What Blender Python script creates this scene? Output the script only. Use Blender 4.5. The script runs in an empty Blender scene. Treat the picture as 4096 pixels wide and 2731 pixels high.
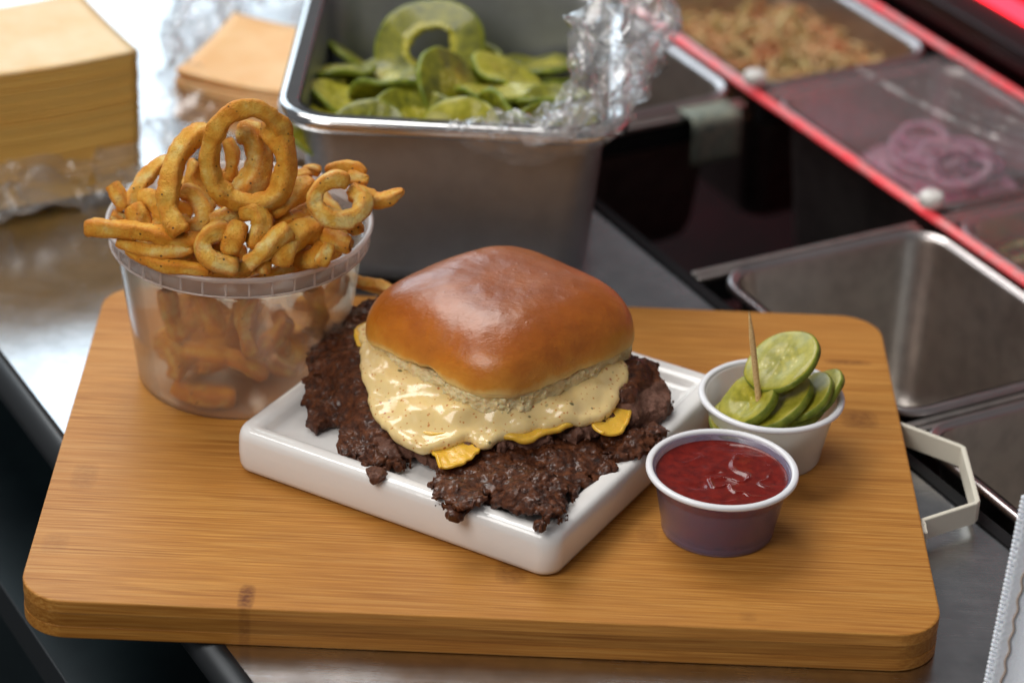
import bpy, math, random, colorsys
import numpy as np
from mathutils import Vector, Matrix
random.seed(7); RNG = np.random.RandomState(7)
sc = bpy.context.scene
COL = sc.collection
MM = 0.001
# ------------------------------------------------------------------ camera
cd = bpy.data.cameras.new('camera'); cam = bpy.data.objects.new('camera', cd); COL.objects.link(cam); sc.camera = cam
cd.sensor_width = 36; cd.lens = 100.08; cd.clip_start = 0.05; cd.clip_end = 60
_r = Vector((0.99895448, 0.02213508, 0.03999979)); _u = Vector((-0.04571592, 0.48368144, 0.87404938)); _f = Vector((0.0, 0.87496417, -0.48418767))
m = Matrix.Identity(4)
for i in range(3):
    m[i][0] = _r[i]; m[i][1] = _u[i]; m[i][2] = -_f[i]
m[0][3], m[1][3], m[2][3] = 0.007, -1.040, 0.6293
cam.matrix_world = m
cd.dof.use_dof = True; cd.dof.focus_distance = 1.152; cd.dof.aperture_fstop = 6.8
# ------------------------------------------------------------------ world and lamps
w = bpy.data.worlds.new('World'); sc.world = w; w.use_nodes = True
w.node_tree.nodes['Background'].inputs[0].default_value = (0.92, 0.92, 0.95, 1)
w.node_tree.nodes['Background'].inputs[1].default_value = 0.15
def lamp(name, loc, target, sx, sy, power, color):
    l = bpy.data.lights.new(name, 'AREA'); l.shape = 'RECTANGLE'; l.size = sx; l.size_y = sy; l.energy = power; l.color = color
    o = bpy.data.objects.new(name, l); COL.objects.link(o); o.location = loc
    o.rotation_euler = (Vector(target) - Vector(loc)).to_track_quat('-Z', 'Y').to_euler()
    return o
lamp('overhead_lamp', (-0.38, 0.50, 1.15), (0, 0.0, 0), 0.85, 0.6, 12.0, (1.0, 0.97, 0.93))
lamp('window_light', (-1.02, 2.15, 1.02), (-0.6, 0.3, 0.2), 1.55, 1.25, 19.0, (0.74, 0.89, 1.0))
lamp('front_lamp', (-0.72, -0.78, 1.05), (0, -0.03, 0.02), 0.75, 0.75, 10.6, (1.0, 0.96, 0.92))
sc.view_settings.view_transform = 'Standard'; sc.view_settings.look = 'None'; sc.view_settings.exposure = 0.0; sc.view_settings.gamma = 1.0
sc.view_settings.use_curve_mapping = False
sc.cycles.use_denoising = True
sc.cycles.max_bounces = 12; sc.cycles.transparent_max_bounces = 24; sc.cycles.transmission_bounces = 10; sc.cycles.diffuse_bounces = 4; sc.cycles.glossy_bounces = 5
sc.cycles.sample_clamp_indirect = 4.0; sc.cycles.blur_glossy = 0.6; sc.cycles.caustics_refractive = True

# ------------------------------------------------------------------ noise (numpy)
def _h(ix, iy, iz, s):
    n = (ix.astype(np.int64)*374761393 + iy.astype(np.int64)*668265263 + iz.astype(np.int64)*2147483647*3 + iz.astype(np.int64)*974634777 + s*1274126177) & 0xffffffff
    n = ((n ^ (n >> 13)) * 1274126177) & 0xffffffff
    n = ((n ^ (n >> 16)) * 2246822519) & 0xffffffff
    return ((n ^ (n >> 15)) & 0xffffff) / float(0xffffff)
def vnoise(x, y, z, s=0):
    x, y, z = np.broadcast_arrays(np.asarray(x, float), np.asarray(y, float), np.asarray(z, float))
    ix, iy, iz = np.floor(x), np.floor(y), np.floor(z)
    fx, fy, fz = x-ix, y-iy, z-iz
    fx = fx*fx*fx*(fx*(fx*6-15)+10); fy = fy*fy*fy*(fy*(fy*6-15)+10); fz = fz*fz*fz*(fz*(fz*6-15)+10)
    r = 0
    for a in (0, 1):
        wx = fx if a else 1-fx
        for b in (0, 1):
            wy = fy if b else 1-fy
            for c in (0, 1):
                r = r + wx*wy*(fz if c else 1-fz)*_h(ix+a, iy+b, iz+c, s)
    return r*2-1
def fbm(x, y, z, sc_, oct=3, s=0, g=0.5):
    r = 0; a = 1; t = 0; k = 1.0/sc_
    for o in range(oct):
        r = r + a*vnoise(np.asarray(x)*k+o*17.3, np.asarray(y)*k+o*5.1, np.asarray(z)*k-o*9.7, s+o); t += a; a *= g; k *= 2.03
    return r/t
def ridged(x, y, z, sc_, oct=3, s=0):
    r = 0; a = 1; t = 0; k = 1.0/sc_
    for o in range(oct):
        r = r + a*(1-np.abs(vnoise(np.asarray(x)*k+o*7.7, np.asarray(y)*k, np.asarray(z)*k, s+o))*2); t += a; a *= .5; k *= 2.1
    return r/t
def worley(x, y, z, sc_, s=0):
    x, y, z = x/sc_, y/sc_, z/sc_
    ix, iy, iz = np.floor(x), np.floor(y), np.floor(z); best = np.full(x.shape, 9.0)
    for a in (-1, 0, 1):
        for b in (-1, 0, 1):
            for c in (-1, 0, 1):
                jx, jy, jz = ix+a, iy+b, iz+c
                d = (jx+_h(jx, jy, jz, s)-x)**2 + (jy+_h(jx, jy, jz, s+1)-y)**2 + (jz+_h(jx, jy, jz, s+2)-z)**2
                best = np.minimum(best, d)
    return np.sqrt(best)
def spline(P, n, closed=False):
    P = np.asarray(P, float); k = len(P); out = []
    segs = k if closed else k-1
    for i in range(segs):
        if closed: a, b, c, d = P[(i-1) % k], P[i], P[(i+1) % k], P[(i+2) % k]
        else: a, b, c, d = P[max(i-1, 0)], P[i], P[i+1], P[min(i+2, k-1)]
        for t in np.linspace(0, 1, n, endpoint=False):
            out.append(.5*((2*b)+(-a+c)*t+(2*a-5*b+4*c-d)*t*t+(-a+3*b-3*c+d)*t**3))
    if not closed: out.append(P[-1])
    return np.array(out)
def polysdf(X, Y, P):
    d = np.full(X.shape, 1e9); ins = np.zeros(X.shape, bool); n = len(P)
    for i in range(n):
        a, b = P[i], P[(i+1) % n]; e = b-a; L = e@e + 1e-12
        t = np.clip(((X-a[0])*e[0]+(Y-a[1])*e[1])/L, 0, 1)
        d = np.minimum(d, (X-a[0]-t*e[0])**2+(Y-a[1]-t*e[1])**2)
        c = ((a[1] > Y) != (b[1] > Y))
        if abs(e[1]) > 1e-9: ins ^= c & (X < e[0]*(Y-a[1])/e[1]+a[0])
    d = np.sqrt(d); return np.where(ins, -d, d)
def idw(X, Y, C, p=3.0):
    num = 0; den = 0
    for x, y, z in C:
        wt = 1/(((X-x)**2+(Y-y)**2+4.0)**(p/2)); num = num+wt*z; den = den+wt
    return num/den
def surface_nets(F, org, h):
    S = F < 0; nx, ny, nz = F.shape
    c = np.zeros((nx-1, ny-1, nz-1), np.uint8)
    for a in (0, 1):
        for b in (0, 1):
            for d in (0, 1): c += S[a:nx-1+a, b:ny-1+b, d:nz-1+d]
    M = (c > 0) & (c < 8); I = np.argwhere(M); idx = -np.ones(M.shape, np.int64); idx[M] = np.arange(len(I))
    acc = np.zeros((len(I), 3)); cnt = np.zeros(len(I))
    corners = [(a, b, d) for a in (0, 1) for b in (0, 1) for d in (0, 1)]
    for A in corners:
        for ax in range(3):
            if A[ax]: continue
            B = list(A); B[ax] = 1
            f0 = F[I[:, 0]+A[0], I[:, 1]+A[1], I[:, 2]+A[2]]; f1 = F[I[:, 0]+B[0], I[:, 1]+B[1], I[:, 2]+B[2]]
            k = (f0 < 0) != (f1 < 0); t = np.where(k, f0/np.where(f0-f1 == 0, 1, f0-f1), 0)
            pt = np.array(A, float)[None, :].repeat(len(I), 0); pt[:, ax] += t
            acc += pt*k[:, None]; cnt += k
    V = (I+acc/cnt[:, None])*h+np.array(org)
    Q = []
    for ax in range(3):
        o1, o2 = (ax+1) % 3, (ax+2) % 3
        s0 = [slice(None)]*3; s1 = [slice(None)]*3; s0[ax] = slice(0, -1); s1[ax] = slice(1, None)
        cr = S[tuple(s0)] != S[tuple(s1)]; E = np.argwhere(cr)
        ok = (E[:, o1] > 0) & (E[:, o2] > 0) & (E[:, o1] < F.shape[o1]-1) & (E[:, o2] < F.shape[o2]-1); E = E[ok]
        if len(E) == 0: continue
        def at(d1, d2):
            e = E.copy(); e[:, o1] += d1; e[:, o2] += d2; return idx[e[:, 0], e[:, 1], e[:, 2]]
        q = np.stack([at(-1, -1), at(0, -1), at(0, 0), at(-1, 0)], 1)
        ins = S[E[:, 0], E[:, 1], E[:, 2]]
        q[~ins] = q[~ins][:, ::-1]; Q.append(q)
    return V, np.concatenate(Q)

# ------------------------------------------------------------------ objects
def tag(o, label=None, cat=None, group=None, kind=None):
    if label: o['label'] = label
    if cat: o['category'] = cat
    if group: o['group'] = group
    if kind: o['kind'] = kind
    return o
def mesh(name, V, F, mat, parent=None, smooth=True, loc=None, matidx=None):
    """V in millimetres"""
    me = bpy.data.meshes.new(name); V = np.asarray(V, np.float64)*MM
    if isinstance(F, np.ndarray):
        nf, k = F.shape
        me.vertices.add(len(V)); me.vertices.foreach_set('co', V.ravel())
        me.loops.add(nf*k); me.loops.foreach_set('vertex_index', F.astype(np.int32).ravel())
        me.polygons.add(nf); me.polygons.foreach_set('loop_start', np.arange(0, nf*k, k, dtype=np.int32))
        try: me.polygons.foreach_set('loop_total', np.full(nf, k, dtype=np.int32))
        except Exception: pass
        me.update(calc_edges=True)
    else:
        me.from_pydata([tuple(v) for v in V], [], F); me.update()
    for mt in (mat if isinstance(mat, (list, tuple)) else [mat]): me.materials.append(mt)
    if matidx is not None: me.polygons.foreach_set('material_index', np.asarray(matidx, np.int32))
    me.polygons.foreach_set('use_smooth', np.full(len(me.polygons), smooth)); me.validate(); me.update()
    o = bpy.data.objects.new(name, me); COL.objects.link(o)
    if parent is not None: o.parent = parent
    if loc is not None: o.location = Vector(loc)*MM
    return o
def empty(name, label, cat, loc=(0, 0, 0), rz=0, group=None, kind=None):
    o = bpy.data.objects.new(name, None); COL.objects.link(o); o.location = Vector(loc)*MM; o.rotation_euler = (0, 0, rz)
    o.empty_display_size = .01
    return tag(o, label, cat, group, kind)
def grid_faces(nu, nv, cu=False, cv=False):
    iu = np.arange(nu if cu else nu-1); iv = np.arange(nv if cv else nv-1)
    A, B = np.meshgrid(iu, iv, indexing='ij'); A = A.ravel(); B = B.ravel(); A2 = (A+1) % nu; B2 = (B+1) % nv
    return np.stack([A*nv+B, A2*nv+B, A2*nv+B2, A*nv+B2], 1)
def lathe(prof, n=96, cx=0, cy=0):
    P = np.array(prof, float); a = np.linspace(0, 2*np.pi, n, endpoint=False)
    V = np.stack([cx+np.outer(np.cos(a), P[:, 0]), cy+np.outer(np.sin(a), P[:, 0]), np.outer(np.ones(n), P[:, 1])], -1).reshape(-1, 3)
    return V, grid_faces(n, len(P), True, False)
def rrect(w, d, r, n=8):
    """rounded rectangle outline, counter-clockwise, centred"""
    out = []
    for cx, cy, a0 in ((w/2-r, -d/2+r, -90), (w/2-r, d/2-r, 0), (-w/2+r, d/2-r, 90), (-w/2+r, -d/2+r, 180)):
        for a in np.radians(np.linspace(a0, a0+90, n)): out.append((cx+r*math.cos(a), cy+r*math.sin(a)))
    return np.array(out)
def loft(rings, cap0=True, cap1=True, closed=False):
    """rings: list of (n,3); side quads + n-gon caps -> V, F(list)"""
    n = len(rings[0]); V = np.concatenate(rings); F = []
    m_ = len(rings)
    for i in range(m_ if closed else m_-1):
        j = (i+1) % m_
        for k in range(n): F.append((i*n+k, i*n+(k+1) % n, j*n+(k+1) % n, j*n+k))
    if not closed:
        if cap0: F.append(tuple(range(n-1, -1, -1)))
        if cap1: F.append(tuple((m_-1)*n+k for k in range(n)))
    return V, F
def rbox(w, d, z0, z1, r=2.0, b=0.8, n=5, cx=0, cy=0, rot=0):
    """box with rounded plan corners and bevelled top/bottom edge"""
    R = []
    for z, k in ((z0, b), (z0+b, 0), (z1-b, 0), (z1-b*.3, b*.3), (z1, b)):
        o = rrect(w-2*k, d-2*k, max(r-k, .05), n); R.append(np.c_[o, np.full(len(o), z)])
    V, F = loft(R); c, s = math.cos(rot), math.sin(rot)
    x = V[:, 0]*c-V[:, 1]*s+cx; y = V[:, 0]*s+V[:, 1]*c+cy
    return np.c_[x, y, V[:, 2]], F
def sweep(P, rad, n=14, flat=None, noise=0.0, ns=4.0, seed=0, square=0.0, twist=0.0, cap=True):
    """tube along P (k,3); rad (k,) ; rounded-square section"""
    P = np.asarray(P, float); k = len(P); T = np.gradient(P, axis=0); T /= np.linalg.norm(T, axis=1)[:, None]+1e-9
    nrm = np.cross(T[0], [0.3, 0.2, 1]); nrm /= np.linalg.norm(nrm); rings = []
    for i in range(k):
        nrm = nrm-T[i]*(nrm@T[i]); nrm /= np.linalg.norm(nrm); bi = np.cross(T[i], nrm)
        a = np.linspace(0, 2*np.pi, n, endpoint=False)+twist*i/k
        a0 = np.linspace(0, 2*np.pi, n, endpoint=False)
        pw = 2+3.6*square; rr = rad[i]*(1-.10*square)/(np.abs(np.cos(a0))**pw+np.abs(np.sin(a0))**pw)**(1/pw)
        rings.append(P[i]+np.outer(rr*np.cos(a), nrm)+np.outer(rr*np.sin(a), bi))
    V = np.concatenate(rings)
    if noise: 
        ctr = np.repeat(P, n, 0); dr = V-ctr; L = np.linalg.norm(dr, axis=1)[:, None]+1e-6
        V = V+dr/L*(noise*fbm(V[:, 0], V[:, 1], V[:, 2], ns, 3, seed))[:, None]
    F = grid_faces(k, n, False, True).tolist()
    if cap: F.append(list(range(n-1, -1, -1))); F.append([(k-1)*n+j for j in range(n)])
    return V, F
def merge(parts):
    Vs, Fs, o = [], [], 0
    for V, F in parts:
        Vs.append(np.asarray(V)); Fs += [[int(i)+o for i in f] for f in (F.tolist() if isinstance(F, np.ndarray) else F)]; o += len(V)
    return np.concatenate(Vs), Fs

# ------------------------------------------------------------------ materials
class NT:
    def __init__(s, name):
        s.m = bpy.data.materials.new(name); s.m.use_nodes = True; s.t = s.m.node_tree; s.t.nodes.clear()
        s.out = s.t.nodes.new('ShaderNodeOutputMaterial'); s.tc = s.t.nodes.new('ShaderNodeTexCoord')
    def n(s, typ, ins=None, **kw):
        nd = s.t.nodes.new('ShaderNode'+typ)
        for k, v in kw.items(): setattr(nd, k, v)
        for k, v in (ins or {}).items(): s.set(nd.inputs[k], v)
        return nd
    def set(s, sock, v):
        if hasattr(v, 'outputs'): v = v.outputs[0]
        if isinstance(v, bpy.types.NodeSocket): s.t.links.new(v, sock)
        else:
            if isinstance(v, tuple) and len(v) == 3 and sock.type == 'RGBA': v = v+(1,)
            sock.default_value = v
    def co(s, scale=(1000, 1000, 1000), rot=(0, 0, 0), loc=(0, 0, 0)):
        """object coordinates, in mm times scale"""
        return s.n('Mapping', {'Vector': s.tc.outputs['Object'], 'Scale': scale, 'Rotation': rot, 'Location': loc})
    def noise(s, scale, detail=4, rough=.55, vec=None, dist=0.0):
        return s.n('TexNoise', {'Vector': vec or s.co(), 'Scale': scale, 'Detail': detail, 'Roughness': rough, 'Distortion': dist}).outputs['Fac']
    def ramp(s, fac, stops, interp='LINEAR'):
        r = s.n('ValToRGB', {'Fac': fac}); cr = r.color_ramp; cr.interpolation = interp
        while len(cr.elements) < len(stops): cr.elements.new(0.5)
        for e, (p, c) in zip(cr.elements, stops):
            e.position = p; e.color = (c, c, c, 1) if isinstance(c, (int, float)) else tuple(c)+((1,) if len(c) == 3 else ())
        return r.outputs['Color']
    def mix(s, fac, a, b, blend='MIX'):
        nd = s.n('Mix', data_type='RGBA', blend_type=blend); s.set(nd.inputs[0], fac); s.set(nd.inputs[6], a); s.set(nd.inputs[7], b); return nd.outputs[2]
    def math(s, op, a, b=0.0, c=None, clamp=False):
        nd = s.n('Math', operation=op, use_clamp=clamp); s.set(nd.inputs[0], a); s.set(nd.inputs[1], b)
        if c is not None: s.set(nd.inputs[2], c)
        return nd.outputs[0]
    def bump(s, h, dist=1.0, strength=1.0, normal=None):
        """dist in mm"""
        ins = {'Height': h, 'Distance': dist*MM, 'Strength': strength}
        if normal is not None: ins['Normal'] = normal
        return s.n('Bump', ins).outputs[0]
    def bsdf(s, **kw):
        p = s.n('BsdfPrincipled')
        for k, v in kw.items(): s.set(p.inputs[k.replace('_', ' ')], v)
        return p
    def done(s, sh): s.set(s.out.inputs['Surface'], sh); return s.m
def sep(t, co):
    return t.n('SeparateXYZ', {'Vector': co})
# ---------------- shapes measured for this scene (mm)
B_EDGE = [(-55.8, 56.4, 37.0), (-65.1, 54.3, 35.0), (-71.1, 45.5, 33.0), (-75.1, 40.9, 31.0), (-79.9, 30.4, 29.0), (-82.0, 22.1, 26.0), (-80.2, 8.7, 23.0), (-78.5, -5.2, 20.5), (-77.8, -19.7, 18.5), (-73.0, -22.7, 18.0), (-66.6, -18.7, 18.5), (-63.5, -35.1, 19.0), (-58.0, -41.6, 19.0), (-50.5, -46.4, 19.0), (-43.2, -48.8, 19.0), (-37.2, -44.8, 20.0), (-34.0, -39.3, 21.0), (-26.7, -42.1, 21.0), (-20.2, -46.7, 20.0), (-11.5, -42.3, 23.0), (1.0, -43.0, 23.0), (15.2, -38.3, 23.0), (31.3, -36.2, 23.0), (45.7, -29.3, 23.0), (58.4, -20.4, 23.0), (67.8, -7.1, 23.0), (76.3, 4.7, 24.0), (74.9, 12.5, 29.0), (67.7, 20.0, 34.0), (56.4, 28.2, 38.0), (45.1, 45.7, 40.0), (20.4, 59.3, 40.0), (-27.3, 58.8, 40.0)]
A_EDGE = [(-24.1, -57.3, 19.0), (-19.1, -70.9, 20.5), (-13.5, -82.6, 22.0), (-3.2, -79.3, 22.5), (9.0, -83.0, 23.5), (18.6, -89.6, 24.5), (23.8, -92.5, 25.0), (29.7, -82.8, 24.5), (31.5, -65.6, 22.0), (39.5, -54.9, 19.5), (47.6, -50.1, 19.0), (56.6, -38.4, 19.0), (66.7, -27.1, 19.0), (70.0, -14.4, 20.0), (64.6, 6.8, 20.0), (31.0, 37.5, 20.0), (-25.6, 32.3, 20.0), (-57.5, 3.1, 20.0), (-58.0, -41.6, 19.0), (-48.7, -46.9, 19.0), (-36.3, -45.8, 19.0), (-29.6, -35.6, 19.0), (-20.2, -45.1, 19.0)]
S_EDGE = [(-58.0, 32.1, 41.0), (-57.5, 16.6, 40.0), (-55.8, 1.4, 38.0), (-50.6, -20.5, 33.0), (-46.7, -31.0, 31.0), (-36.6, -43.1, 29.0), (-26.6, -46.8, 28.0), (-17.0, -43.5, 29.0), (-9.2, -39.2, 30.0), (-4.6, -43.1, 29.0), (-0.1, -44.3, 30.0), (5.9, -39.2, 31.0), (21.8, -33.5, 33.0), (39.7, -28.3, 34.0), (48.7, -22.1, 34.0), (54.5, -6.9, 37.0), (55.6, 10.2, 41.0), (30.0, 32.8, 42.0), (-26.7, 43.1, 42.0)]
CRUMB_BIT = [(-45.9, -58.1, 21.0)]
SH_A = [(-2.4, -50.6, 25.0), (13.5, -55.2, 27.0), (29.5, -65.6, 27.0), (30.0, -82.0, 26.0), (23.9, -94.3, 26.0), (16.7, -83.1, 26.0), (3.4, -69.6, 25.0)]
SH_B = [(-64.3, -29.6, 24.0), (-52.9, -24.9, 25.0), (-39.7, -34.4, 24.0), (-41.4, -49.4, 20.5), (-52.0, -50.2, 20.0), (-61.9, -41.8, 20.0)]
SH_C = [(47.4, -24.8, 25.0), (58.2, -22.0, 26.0), (69.7, -15.8, 24.0), (68.4, -28.5, 21.0), (56.5, -39.1, 20.5), (48.4, -37.1, 22.0)]
SH_D = [(-23.1, -61.3, 21.5), (-14.6, -56.2, 24.0), (-2.2, -58.4, 25.0), (0.1, -74.8, 24.0), (-11.7, -84.7, 23.0), (-20.0, -72.6, 21.5)]
C2_EDGE = [(-6.3, -38.5, 22.0), (-4.2, -44.0, 20.0), (2.8, -41.4, 20.5), (4.4, -37.5, 23.0), (-1.3, -27.4, 24.0)]
C1_EDGE = [(-59.4, 31.8, 40.0), (-54.8, 8.8, 36.0), (-40.4, -25.0, 32.0), (-27.0, -39.8, 30.0), (-15.5, -38.8, 30.0), (-3.3, -38.6, 29.5), (7.7, -38.8, 30.0), (14.1, -40.0, 29.0), (24.1, -35.5, 31.0), (35.3, -28.6, 32.5), (43.4, -21.0, 32.0), (47.9, -18.1, 32.0), (51.5, -11.1, 34.0), (53.3, -3.5, 36.0), (53.9, 7.9, 38.0), (52.4, 17.4, 40.0), (30.0, 36.4, 40.0), (-26.7, 43.1, 42.0)]
DR_R = [(38.5, -6.4, 39.0), (47.1, 0.8, 40.0), (53.7, 7.9, 40.5), (41.7, -24.4, 36.0), (50.8, -14.5, 37.0), (57.3, -4.1, 37.0), (41.5, -33.5, 33.0), (52.3, -25.4, 33.0), (58.3, -14.2, 33.0), (46.2, -33.3, 30.0), (53.4, -30.4, 29.5), (56.7, -22.5, 30.0)]
DR_F = [(-27.1, -41.3, 34.0), (-15.5, -42.0, 34.0), (-2.7, -39.1, 34.0), (-26.1, -48.1, 30.5), (-14.1, -50.7, 31.0), (-3.2, -45.6, 31.0), (-23.4, -52.0, 28.0), (-14.0, -53.3, 28.5), (-4.7, -50.5, 28.5), (-19.9, -56.9, 25.0), (-14.3, -56.2, 26.5), (-9.5, -52.9, 26.0)]
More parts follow.
